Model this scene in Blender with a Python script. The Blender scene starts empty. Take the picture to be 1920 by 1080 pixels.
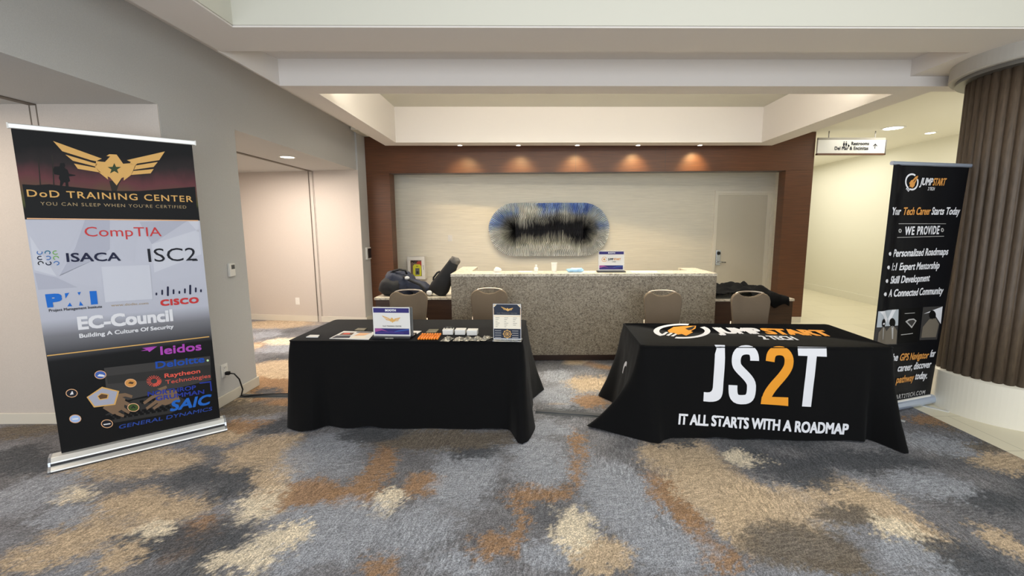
import bpy, bmesh, math, random
from mathutils import Vector, Matrix, noise
SC = bpy.context.scene
COL = SC.collection
PI = math.pi

# ------------------------------------------------------------------ camera, world, large lights, exposure
def setup_camera():
    cd = bpy.data.cameras.new('camera')
    cam = bpy.data.objects.new('camera', cd); COL.objects.link(cam)
    right = Vector((0.9999549, -0.0092876, -0.0019869))
    down = Vector((-0.0032294, -0.1357498, -0.9907379))
    fwd = Vector((0.0089319, 0.9906996, -0.1357737))
    m = Matrix((( right.x, -down.x, -fwd.x, 0), (right.y, -down.y, -fwd.y, 0), (right.z, -down.z, -fwd.z, 1.62), (0, 0, 0, 1)))
    cam.matrix_world = m
    cd.sensor_width = 36; cd.lens = 830 / 1920 * 36
    cd.shift_x = -40.97 / 1920
    cd.clip_start = .05
    SC.camera = cam
setup_camera()
SC.view_settings.view_transform = 'Standard'
SC.view_settings.look = 'None'
SC.view_settings.gamma = 1
SC.view_settings.use_curve_mapping = False
SC.view_settings.exposure = 0.0
W = bpy.data.worlds.new('world'); SC.world = W; W.use_nodes = True
W.node_tree.nodes['Background'].inputs[0].default_value = (.80, .88, 1.0, 1)
W.node_tree.nodes['Background'].inputs[1].default_value = .55

def area(name, loc, rot, sx, sy, power, col=(1, .9, .75)):
    l = bpy.data.lights.new(name, 'AREA'); l.shape = 'RECTANGLE'; l.size = sx; l.size_y = sy; l.energy = power; l.color = col
    o = bpy.data.objects.new(name, l); o.location = loc; o.rotation_euler = rot; COL.objects.link(o); return o
def spot(name, loc, power, ang, blend=.5, col=(1, .82, .58), size=.03, rot=(0, 0, 0)):
    l = bpy.data.lights.new(name, 'SPOT'); l.energy = power; l.spot_size = math.radians(ang); l.spot_blend = blend; l.color = col; l.shadow_soft_size = size
    o = bpy.data.objects.new(name, l); o.location = loc; o.rotation_euler = rot; COL.objects.link(o); return o
area('coffer_light_near', (1.5, .6, 4.2), (0, 0, 0), 5.0, 3.6, 80, (1, .98, .95))
area('fill_behind', (0, -2.4, 1.7), (math.radians(90), 0, 0), 9, 2.6, 290, (.88, .94, 1))  # cool fill added behind the camera, not an actual window
area('coffer_light_far', (.75, 5.75, 3.38), (0, 0, 0), 4.6, 1.6, 80, (1, .93, .80)).data.spread = math.radians(115)
area('counter_wash', (1.0, 7.72, 2.95), (math.radians(28), 0, math.radians(-3)), 6.9, .05, 1750, (1, .92, .76))
area('corridor_light_near', (5.6, 6.8, 3.1), (0, 0, 0), 1.6, 2.5, 25, (1, .98, .90))
area('corridor_light_far', (6.0, 10.3, 3.1), (0, 0, 0), 1.6, 3.0, 46, (1, .98, .90))
area('coffer_fill', (.75, 4.60, 3.03), (math.radians(155), 0, 0), 5.2, .06, 75, (1, .95, .84))  # added fill hidden behind the beam, brightens the coffer ceiling
area('corridor_fill_far', (5.0, 9.6, 1.6), (0, math.radians(-150), 0), 1.0, 3.0, 15, (1, .99, .93))  # added fill hidden behind the portal, lifts corridor ceiling and wall
area('corridor_fill_near', (6.3, 5.3, 1.2), (0, math.radians(180), 0), 1.0, 1.4, 13, (1, .99, .93))  # added fill hidden behind the column, lifts the nearer corridor ceiling
area('niche_light_far', (-3.9, 6.1, 2.52), (0, 0, 0), 1.2, 1.6, 95, (1, .88, .78))
area('niche_light_near', (-4.3, 2.2, 2.52), (0, 0, 0), .8, 1.6, 34, (1, .86, .70))

# ------------------------------------------------------------------ materials
def lin(c):
    c /= 255
    return c / 12.92 if c <= .04045 else ((c + .055) / 1.055) ** 2.4
def rgb(r, g, b): return (lin(r), lin(g), lin(b), 1)
MATS = {}
def nodes(name):
    m = bpy.data.materials.new(name); m.use_nodes = True; MATS[name] = m
    nt = m.node_tree; return m, nt, nt.nodes['Principled BSDF']
def mat(name, col, rough=.5, metal=0, spec=.5, noise_amt=0, noise_scale=20, bump=0, bump_scale=200, stretch=(1, 1, 1), sheen=0, emit=0, coat=0, alpha=None, trans=0):
    m, nt, b = nodes(name)
    b.inputs['Base Color'].default_value = col; b.inputs['Roughness'].default_value = rough; b.inputs['Metallic'].default_value = metal
    b.inputs['Specular IOR Level'].default_value = spec; b.inputs['Sheen Weight'].default_value = sheen; b.inputs['Coat Weight'].default_value = coat
    if trans: b.inputs['Transmission Weight'].default_value = trans; b.inputs['IOR'].default_value = 1.3
    if emit: b.inputs['Emission Color'].default_value = col; b.inputs['Emission Strength'].default_value = emit
    if noise_amt or bump:
        tc = nt.nodes.new('ShaderNodeTexCoord'); mp = nt.nodes.new('ShaderNodeMapping'); mp.inputs['Scale'].default_value = stretch
        nt.links.new(tc.outputs['Object'], mp.inputs[0])
    if noise_amt:
        n = nt.nodes.new('ShaderNodeTexNoise'); n.inputs['Scale'].default_value = noise_scale; n.inputs['Detail'].default_value = 4
        nt.links.new(mp.outputs[0], n.inputs['Vector'])
        r = nt.nodes.new('ShaderNodeValToRGB')
        r.color_ramp.elements[0].position = .3; r.color_ramp.elements[1].position = .7
        k0 = 1 - noise_amt; k1 = 1 + noise_amt
        r.color_ramp.elements[0].color = (col[0]*k0, col[1]*k0, col[2]*k0, 1); r.color_ramp.elements[1].color = (min(1, col[0]*k1), min(1, col[1]*k1), min(1, col[2]*k1), 1)
        nt.links.new(n.outputs[0], r.inputs[0]); nt.links.new(r.outputs[0], b.inputs['Base Color'])
    if bump:
        n2 = nt.nodes.new('ShaderNodeTexNoise'); n2.inputs['Scale'].default_value = bump_scale; n2.inputs['Detail'].default_value = 3
        nt.links.new(mp.outputs[0], n2.inputs['Vector'])
        bp = nt.nodes.new('ShaderNodeBump'); bp.inputs['Strength'].default_value = bump; bp.inputs['Distance'].default_value = .004
        nt.links.new(n2.outputs[0], bp.inputs['Height']); nt.links.new(bp.outputs[0], b.inputs['Normal'])
    return m
mat('paint_soffit', rgb(220, 214, 208), .85)
mat('paint_coffer', rgb(202, 200, 188), .85)
mat('wallpaper_grey', rgb(190, 190, 188), .8, noise_amt=.05, noise_scale=160, bump=.15, bump_scale=300)
mat('wallpaper_pink', rgb(194, 185, 176), .8, noise_amt=.04, noise_scale=160, bump=.15, bump_scale=300)
mat('wallpaper_ribbed', rgb(226, 221, 206), .75, noise_amt=.07, noise_scale=34, bump=.6, bump_scale=34, stretch=(.10, .10, 3.2))
mat('paint_trim', rgb(208, 202, 188), .5)
mat('paint_door', rgb(212, 206, 190), .5)
mat('paint_frame', rgb(234, 229, 214), .5)
mat('paint_corridor', rgb(226, 222, 204), .8)
mat('paint_ceiling_corridor', rgb(228, 224, 208), .85)
mat('seam_dark', rgb(105, 96, 86), .6)
mat('wood_mahogany', rgb(90, 53, 27), .45, noise_amt=.24, noise_scale=6, stretch=(.5, .5, 14))
mat('wood_dark', rgb(66, 44, 30), .4, noise_amt=.25, noise_scale=6, stretch=(.5, .5, 12))
mat('wood_column', rgb(86, 72, 58), .55, noise_amt=.25, noise_scale=30, stretch=(3, 3, .4))
mat('column_base_paint', rgb(228, 222, 206), .45)
mat('steel_grey', rgb(120, 118, 114), .4, metal=.6)
mat('ring_paint', rgb(176, 172, 164), .6)
mat('black_cloth', rgb(9, 9, 10), .85, sheen=.04, spec=.12, bump=.25, bump_scale=500)
mat('chair_fabric', rgb(108, 93, 75), .85, noise_amt=.1, noise_scale=300, bump=.25, bump_scale=500)
mat('chair_metal', rgb(190, 176, 160), .3, metal=.85)
mat('alu', rgb(226, 226, 222), .35, metal=.55)
mat('alu_blue', rgb(190, 202, 222), .3, metal=.6)
mat('alu_dark', rgb(70, 70, 72), .4, metal=.6)
mat('plastic_white', rgb(226, 224, 218), .4)
mat('plastic_black', rgb(16, 16, 17), .35)
mat('plastic_grey', rgb(90, 90, 88), .45)
mat('screen_black', rgb(8, 8, 10), .12)
mat('rubber_black', rgb(14, 14, 14), .6)
mat('cable_cover', rgb(70, 72, 74), .7)
mat('paper', rgb(218, 216, 212), .7)
mat('bag_navy', rgb(28, 34, 52), .7, noise_amt=.3, noise_scale=8)
mat('bag_black', rgb(18, 18, 20), .75, noise_amt=.25, noise_scale=10)
mat('bag_grey', rgb(88, 84, 80), .7)
mat('jacket_black', rgb(9, 9, 10), .9, spec=.15)
mat('aed_yellow', rgb(206, 206, 44), .4)
mat('aed_panel', rgb(112, 92, 82), .5)
mat('aed_red', rgb(170, 60, 44), .5)
mat('foil', rgb(150, 147, 138), .35, metal=.7, noise_amt=.5, noise_scale=60)
mat('orange_plastic', rgb(238, 132, 24), .35)
mat('tin_olive', rgb(122, 118, 98), .35, metal=.5, noise_amt=.2, noise_scale=60)
mat('tissue_blue', rgb(150, 190, 222), .8)
mat('acrylic', (.95, .97, .98, 1), .03, trans=1)
mat('steel_bright', rgb(196, 200, 206), .2, metal=.9)
mat('lamp_glow', (1, .95, .85, 1), .5, emit=14)
mat('shade_grey', rgb(150, 145, 135), .5)
INK = dict(black=(9, 9, 10), pole=(40, 36, 30), gold=(214, 168, 98), dimgold=(168, 146, 108), peach=(226, 176, 132), green=(52, 66, 40), red=(196, 56, 56), navy=(26, 30, 58), dark=(24, 26, 36),
  blue=(76, 116, 176), teal=(40, 110, 140), lime=(120, 168, 96), pmi=(24, 104, 196), white=(222, 222, 226), facet0=(186, 188, 200), facet1=(172, 174, 188), facet2=(198, 200, 210),
  grey=(176, 174, 172), grey2=(60, 58, 57), grey3=(46, 45, 44), skin=(122, 98, 76), lilac=(164, 166, 182), brown=(92, 66, 44), badgeblue=(66, 98, 172), orange=(208, 146, 76), lightblue=(160, 184, 226),
  olive=(62, 82, 38), purple=(170, 70, 176), royal=(30, 76, 170), lightgreen=(190, 226, 170), coral=(226, 92, 76), ngblue=(38, 56, 150), saic=(34, 100, 190), gd=(42, 70, 150),
  photo=(176, 182, 188), taupe=(112, 104, 92), amber=(228, 150, 42), indigo=(52, 48, 110), violet=(86, 66, 140), cream=(232, 224, 206), slate=(44, 50, 64), banner_black=(13, 14, 18), banner_navy=(26, 30, 40), line=(120, 118, 112), bluesig=(60, 90, 160), magenta=(150, 80, 140))
for k, v in INK.items(): mat('ink_' + k, rgb(*v), .45 if k.startswith('banner') else .55, spec=.2)

def ramp(nt, stops):
    r = nt.nodes.new('ShaderNodeValToRGB'); e = r.color_ramp.elements
    while len(e) > 1: e.remove(e[-1])
    e[0].position, e[0].color = stops[0]
    for p, c in stops[1:]:
        x = e.new(p); x.color = c
    return r
def banner_print():      # printed artwork ground of the left banner: dusk photograph, pale field fading to black
    m, nt, b = nodes('print_left')
    uv = nt.nodes.new('ShaderNodeUVMap'); sp = nt.nodes.new('ShaderNodeSeparateXYZ'); nt.links.new(uv.outputs[0], sp.inputs[0])
    n = nt.nodes.new('ShaderNodeTexNoise'); n.inputs['Scale'].default_value = 5; n.inputs['Detail'].default_value = 5
    nt.links.new(uv.outputs[0], n.inputs['Vector'])
    ad = nt.nodes.new('ShaderNodeMath'); ad.operation = 'MULTIPLY_ADD'; ad.inputs[1].default_value = .10; nt.links.new(n.outputs[0], ad.inputs[0])
    s2 = nt.nodes.new('ShaderNodeMath'); s2.operation = 'SUBTRACT'; s2.inputs[1].default_value = .05; nt.links.new(sp.outputs[1], s2.inputs[0])
    nt.links.new(s2.outputs[0], ad.inputs[2])
    k = rgb(9, 9, 10)
    dusk = ramp(nt, [(0, k), (.775, k), (.79, rgb(74, 78, 40)), (.82, rgb(92, 70, 52)), (.86, rgb(96, 52, 56)), (.905, rgb(40, 32, 32)), (.95, k), (1, k)])
    nt.links.new(ad.outputs[0], dusk.inputs[0])
    mid = ramp(nt, [(0, k), (.235, k), (.30, rgb(16, 16, 17)), (.38, rgb(120, 120, 126)), (.43, rgb(180, 182, 194)), (.60, rgb(188, 190, 202)), (1, rgb(184, 186, 198))])
    nt.links.new(sp.outputs[1], mid.inputs[0])
    st = nt.nodes.new('ShaderNodeMath'); st.operation = 'GREATER_THAN'; st.inputs[1].default_value = .736; nt.links.new(sp.outputs[1], st.inputs[0])
    mx = nt.nodes.new('ShaderNodeMix'); mx.data_type = 'RGBA'; nt.links.new(st.outputs[0], mx.inputs[0]); nt.links.new(mid.outputs[0], mx.inputs[6]); nt.links.new(dusk.outputs[0], mx.inputs[7])
    nt.links.new(mx.outputs[2], b.inputs['Base Color']); b.inputs['Roughness'].default_value = .55; b.inputs['Specular IOR Level'].default_value = .2
banner_print()
def stone(name, cols, scale, rough):
    m, nt, b = nodes(name)
    tc = nt.nodes.new('ShaderNodeTexCoord')
    wn = nt.nodes.new('ShaderNodeTexNoise'); wn.inputs['Scale'].default_value = scale * .7; nt.links.new(tc.outputs['Object'], wn.inputs['Vector'])
    mxv = nt.nodes.new('ShaderNodeMix'); mxv.data_type = 'RGBA'; mxv.inputs[0].default_value = .04; nt.links.new(tc.outputs['Object'], mxv.inputs[6]); nt.links.new(wn.outputs['Color'], mxv.inputs[7])
    v = nt.nodes.new('ShaderNodeTexVoronoi'); v.inputs['Scale'].default_value = scale; nt.links.new(mxv.outputs[2], v.inputs['Vector'])
    s = nt.nodes.new('ShaderNodeSeparateColor'); nt.links.new(v.outputs['Color'], s.inputs[0])
    big = nt.nodes.new('ShaderNodeTexNoise'); big.inputs['Scale'].default_value = 5; nt.links.new(tc.outputs['Object'], big.inputs['Vector'])
    a = nt.nodes.new('ShaderNodeMath'); a.operation = 'MULTIPLY_ADD'; a.inputs[1].default_value = .35; nt.links.new(big.outputs[0], a.inputs[0])
    a2 = nt.nodes.new('ShaderNodeMath'); a2.operation = 'SUBTRACT'; a2.inputs[1].default_value = .17; nt.links.new(s.outputs[0], a2.inputs[0]); nt.links.new(a2.outputs[0], a.inputs[2])
    r = ramp(nt, [(i / (len(cols) - 1), rgb(*c)) for i, c in enumerate(cols)]); nt.links.new(a.outputs[0], r.inputs[0])
    nt.links.new(r.outputs[0], b.inputs['Base Color']); b.inputs['Roughness'].default_value = rough
stone('stone_speckled', [(84, 72, 56), (118, 106, 88), (136, 124, 104), (148, 138, 118), (166, 154, 134)], 105, .45)
stone('stone_top', [(150, 138, 118), (196, 186, 164), (214, 204, 184), (222, 214, 196)], 60, .3)
def carpet_mat():
    m, nt, b = nodes('carpet')
    at = nt.nodes.new('ShaderNodeAttribute'); at.attribute_name = 'pile'
    tc = nt.nodes.new('ShaderNodeTexCoord')
    def streak(rz, sc, det, lo, hi):
        m0 = nt.nodes.new('ShaderNodeMapping'); m0.inputs['Rotation'].default_value = (0, 0, rz); nt.links.new(tc.outputs['Object'], m0.inputs[0])
        mp = nt.nodes.new('ShaderNodeMapping'); mp.inputs['Scale'].default_value = sc
        nt.links.new(m0.outputs[0], mp.inputs[0])
        n = nt.nodes.new('ShaderNodeTexNoise'); n.inputs['Scale'].default_value = 1; n.inputs['Detail'].default_value = det; n.inputs['Distortion'].default_value = .6; n.inputs['Roughness'].default_value = .65
        nt.links.new(mp.outputs[0], n.inputs['Vector'])
        r = ramp(nt, [(.41, (lo, lo, lo, 1)), (.5, (1, 1, 1, 1)), (.59, (hi, hi, hi, 1))]); nt.links.new(n.outputs[0], r.inputs[0]); return r
    a = streak(.15, (62, 14, 1), 6, .76, 1.32); c = streak(-.2, (14, 62, 1), 6, .80, 1.26); g = streak(.2, (150, 110, 1), 3, .66, 1.42)
    def mul(x, y):
        q = nt.nodes.new('ShaderNodeMix'); q.data_type = 'RGBA'; q.blend_type = 'MULTIPLY'; q.inputs[0].default_value = 1
        nt.links.new(x, q.inputs[6]); nt.links.new(y, q.inputs[7]); return q.outputs[2]
    mk = nt.nodes.new('ShaderNodeTexNoise'); mk.inputs['Scale'].default_value = 2.2; mk.inputs['Detail'].default_value = 3; nt.links.new(tc.outputs['Object'], mk.inputs['Vector'])
    mr = ramp(nt, [(.40, (0, 0, 0, 1)), (.60, (1, 1, 1, 1))]); nt.links.new(mk.outputs[0], mr.inputs[0])
    cm = nt.nodes.new('ShaderNodeMix'); cm.data_type = 'RGBA'; nt.links.new(mr.outputs[0], cm.inputs[0]); nt.links.new(a.outputs[0], cm.inputs[6]); nt.links.new(c.outputs[0], cm.inputs[7])
    o = mul(mul(at.outputs['Color'], cm.outputs[2]), g.outputs[0])
    nt.links.new(o, b.inputs['Base Color']); b.inputs['Roughness'].default_value = .95; b.inputs['Specular IOR Level'].default_value = .15
    bp = nt.nodes.new('ShaderNodeBump'); bp.inputs['Strength'].default_value = .3; bp.inputs['Distance'].default_value = .004
    nt.links.new(g.outputs[0], bp.inputs['Height']); nt.links.new(bp.outputs[0], b.inputs['Normal'])
carpet_mat()
def tile_mat():
    m, nt, b = nodes('tile_cream')
    tc = nt.nodes.new('ShaderNodeTexCoord'); mp = nt.nodes.new('ShaderNodeMapping'); mp.inputs['Rotation'].default_value = (0, 0, .0)
    nt.links.new(tc.outputs['Object'], mp.inputs[0])
    br = nt.nodes.new('ShaderNodeTexBrick'); br.inputs['Scale'].default_value = 1; br.inputs['Brick Width'].default_value = .9; br.inputs['Row Height'].default_value = .6; br.inputs['Mortar Size'].default_value = .004
    br.inputs['Color1'].default_value = rgb(224, 216, 190); br.inputs['Color2'].default_value = rgb(216, 208, 182); br.inputs['Mortar'].default_value = rgb(186, 178, 152)
    nt.links.new(mp.outputs[0], br.inputs['Vector']); nt.links.new(br.outputs[0], b.inputs['Base Color']); b.inputs['Roughness'].default_value = .3
tile_mat()
def attr_mat(name, attr, rough):
    m, nt, b = nodes(name); at = nt.nodes.new('ShaderNodeAttribute'); at.attribute_name = attr
    nt.links.new(at.outputs['Color'], b.inputs['Base Color']); b.inputs['Roughness'].default_value = rough
attr_mat('art_paper', 'dye_shade', .7)

# ------------------------------------------------------------------ helpers
class G:
    """collects shapes; build() links them as one mesh object"""
    def __init__(s): s.bm = bmesh.new(); s.mi = 0; s.mats = []
    def use(s, name):
        if name not in s.mats: s.mats.append(name)
        s.mi = s.mats.index(name); return s
    def face(s, pts):
        f = s.bm.faces.new([s.bm.verts.new(p) for p in pts]); f.material_index = s.mi; return f
    def box(s, x0, x1, y0, y1, z0, z1, M=None):
        v = [Vector(p) for p in ((x0, y0, z0), (x1, y0, z0), (x1, y1, z0), (x0, y1, z0), (x0, y0, z1), (x1, y0, z1), (x1, y1, z1), (x0, y1, z1))]
        if M: v = [M @ p for p in v]
        v = [s.bm.verts.new(p) for p in v]
        for q in ((3, 2, 1, 0), (4, 5, 6, 7), (0, 1, 5, 4), (1, 2, 6, 5), (2, 3, 7, 6), (3, 0, 4, 7)):
            s.bm.faces.new([v[i] for i in q]).material_index = s.mi
        return s
    def prism(s, pts, z0, z1, M=None):       # footprint polygon (counter clockwise) raised from z0 to z1
        M = M or Matrix()
        a = [s.bm.verts.new(M @ Vector((x, y, z0))) for x, y in pts]; b = [s.bm.verts.new(M @ Vector((x, y, z1))) for x, y in pts]
        n = len(pts)
        s.bm.faces.new(a[::-1]).material_index = s.mi; s.bm.faces.new(b).material_index = s.mi
        for i in range(n): s.bm.faces.new((a[i], a[(i+1) % n], b[(i+1) % n], b[i])).material_index = s.mi
        return s
    def tube(s, path, r, n=10, caps=True):
        path = [Vector(p) for p in path]; rings = []; up = None
        for i, p in enumerate(path):
            d = (path[min(i+1, len(path)-1)] - path[max(i-1, 0)]).normalized()
            if up is None: up = Vector((0, 0, 1)) if abs(d.z) < .9 else Vector((1, 0, 0))
            x = d.cross(up).normalized(); up = x.cross(d).normalized()
            rr = r[i] if isinstance(r, (list, tuple)) else r
            rings.append([s.bm.verts.new(p + (x*math.cos(k*2*PI/n) + up*math.sin(k*2*PI/n))*rr) for k in range(n)])
        for a, b in zip(rings, rings[1:]):
            for k in range(n): s.bm.faces.new((a[k], a[(k+1) % n], b[(k+1) % n], b[k])).material_index = s.mi
        if caps: s.bm.faces.new(rings[0]).material_index = s.mi; s.bm.faces.new(rings[-1][::-1]).material_index = s.mi
        return s
    def lathe(s, prof, c=(0, 0, 0), n=32, flute=None):
        c = Vector(c); rings = []
        for r, z in prof:
            rings.append([s.bm.verts.new(c + Vector((math.cos(k*2*PI/n), math.sin(k*2*PI/n), 0))*(r + (flute(k) if flute else 0)) + Vector((0, 0, z))) for k in range(n)])
        for a, b in zip(rings, rings[1:]):
            for k in range(n): s.bm.faces.new((a[k], a[(k+1) % n], b[(k+1) % n], b[k])).material_index = s.mi
        s.bm.faces.new(rings[0][::-1]).material_index = s.mi; s.bm.faces.new(rings[-1]).material_index = s.mi
        return s
    def grid(s, f, nu, nv, closed=False):
        vs = [[s.bm.verts.new(f(i, j)) for i in range(nu)] for j in range(nv)]
        for j in range(nv - 1):
            for i in range(nu if closed else nu - 1):
                s.bm.faces.new((vs[j][i], vs[j][(i+1) % nu], vs[j+1][(i+1) % nu], vs[j+1][i])).material_index = s.mi
        return vs
    def build(s, name, parent=None, world=True, smooth=False, bevel=0, segs=2, sub=0, solid=0, recalc=True):
        if recalc: bmesh.ops.recalc_face_normals(s.bm, faces=s.bm.faces)
        me = bpy.data.meshes.new(name); s.bm.to_mesh(me); s.bm.free()
        for m in s.mats: me.materials.append(MATS[m])
        o = bpy.data.objects.new(name, me); COL.objects.link(o)
        if smooth: me.polygons.foreach_set('use_smooth', [True]*len(me.polygons))
        if solid:
            q = o.modifiers.new('solid', 'SOLIDIFY'); q.thickness = solid; q.offset = 0
        if bevel:
            q = o.modifiers.new('bevel', 'BEVEL'); q.width = bevel; q.segments = segs; q.limit_method = 'ANGLE'; q.angle_limit = .6
        if sub:
            q = o.modifiers.new('sub', 'SUBSURF'); q.levels = sub; q.render_levels = sub
        if parent is not None:
            o.parent = parent
            if world: o.matrix_parent_inverse = Matrix() if parent.type == 'MESH' else Matrix.LocRotScale(parent.location, parent.rotation_euler, None).inverted()
        return o
def tag(o, label=None, cat=None, group=None, kind=None):
    if label: o['label'] = label
    if cat: o['category'] = cat
    if group: o['group'] = group
    if kind: o['kind'] = kind
    return o
def thing(name, label, cat, loc=(0, 0, 0), rz=0, group=None):
    o = bpy.data.objects.new(name, None); COL.objects.link(o); o.empty_display_size = .1
    o.location = loc; o.rotation_euler = (0, 0, rz); return tag(o, label, cat, group)
def struct(o, label=None): return tag(o, label, None, None, 'structure')
def dup(root, loc, rz, label, group):
    r = root.copy(); COL.objects.link(r); r.location = loc; r.rotation_euler = (0, 0, rz); r['label'] = label; r['group'] = group
    for ch in list(root.children):
        c = ch.copy(); COL.objects.link(c); c.parent = r
        for g in list(ch.children):
            d = g.copy(); COL.objects.link(d); d.parent = c
    return r

# lettering: builds the outline of a line of text as flat polygons
_fc = bpy.data.curves.new('lettering', 'FONT'); _fo = bpy.data.objects.new('lettering', _fc); COL.objects.link(_fo)
_CAP = .682
def text2d(txt, a, b, cap, w=0, sh=0, sp=1.0):
    _fc.body = txt; _fc.space_character = sp; _fc.resolution_u = 3
    dg = bpy.context.evaluated_depsgraph_get(); dg.update()
    ev = _fo.evaluated_get(dg); me = ev.to_mesh()
    co = [v.co.copy() for v in me.vertices]; fs0 = [tuple(p.vertices) for p in me.polygons]
    ev.to_mesh_clear()
    x0 = min(c.x for c in co); x1 = max(c.x for c in co)
    A = Vector((a[0], a[1])); B = Vector((b[0], b[1])); L = (B - A).length
    e = w * cap * .5; sx = (L - 2*e) / (x1 - x0); sy = (cap - 2*e) / _CAP
    d = (B - A) / L; n = Vector((-d.y, d.x)); vs = []; fs = []
    for k, (ox, oy) in enumerate(((-1, -1), (1, -1), (1, 1), (-1, 1), (0, 0)) if w > .02 else ((0, 0),)):     # overlapping copies thicken the strokes
        m = len(vs)
        for c in co:
            x = (c.x - x0)*sx + e + ox*e; y = c.y*sy + e + oy*e
            q = A + d*(x + sh*y) + n*y; vs.append((q.x, q.y, k*.0002))
        fs += [tuple(i + m for i in f) for f in fs0]
    return vs, fs
def print_on(g, items, fmap, step=0, lift=.0006):
    """adds printed shapes (texts and polygons in the surface's own u, v) onto the mesh under construction"""
    for it in items:
        if it is None: continue
        if it[0] == 't':
            _, txt, a, b, cap, m, k = it; vs, fs = text2d(txt, a, b, cap, k.get('w', 0), k.get('sh', 0), k.get('sp', 1)); lay = 4
        elif it[0] == 'r':
            _, cx, cz, r0, r1, m, lay, a0, a1 = it; n = 28; an = [math.radians(a0 + (a1-a0)*k/n) for k in range(n+1)]
            vs = [Vector((cx + r*math.cos(a), cz + r*math.sin(a))) for r in (r0, r1) for a in an]; fs = [(k, k+1, n+2+k, n+1+k) for k in range(n)]
        else:
            _, pts, m, lay = it; vs = [Vector(p) for p in pts]; fs = [tuple(range(len(pts)))]
        g.use(m); mi = g.mi
        t = bmesh.new(); tv = [t.verts.new((v[0], v[1], v[2] if len(v) > 2 else 0)) for v in vs]
        for f in fs:
            try: t.faces.new([tv[i] for i in f])
            except ValueError: pass
        if it[0] == 'p': bmesh.ops.triangulate(t, faces=t.faces[:])
        bmesh.ops.recalc_face_normals(t, faces=t.faces[:])
        if t.faces and t.faces[:][0].normal.z < 0: bmesh.ops.reverse_faces(t, faces=t.faces[:])
        if step:
            for ax in (0, 1):
                lo = min(v.co[ax] for v in t.verts); hi = max(v.co[ax] for v in t.verts)
                k = math.floor(lo/step) + 1
                while k*step < hi:
                    co = [0, 0, 0]; co[ax] = k*step; no = [0, 0, 0]; no[ax] = 1
                    bmesh.ops.bisect_plane(t, geom=t.verts[:] + t.edges[:] + t.faces[:], plane_co=co, plane_no=no); k += 1
        nv = {v: g.bm.verts.new(fmap(v.co.x, v.co.y, lay*lift + v.co.z)) for v in t.verts}
        for f in t.faces:
            g.bm.faces.new([nv[v] for v in f.verts]).material_index = mi
        t.free()
def plane_map(o, u, v):
    o = Vector(o); u = Vector(u).normalized(); v = Vector(v).normalized(); n = u.cross(v)
    return lambda a, b, h: o + u*a + v*b + n*h
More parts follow.
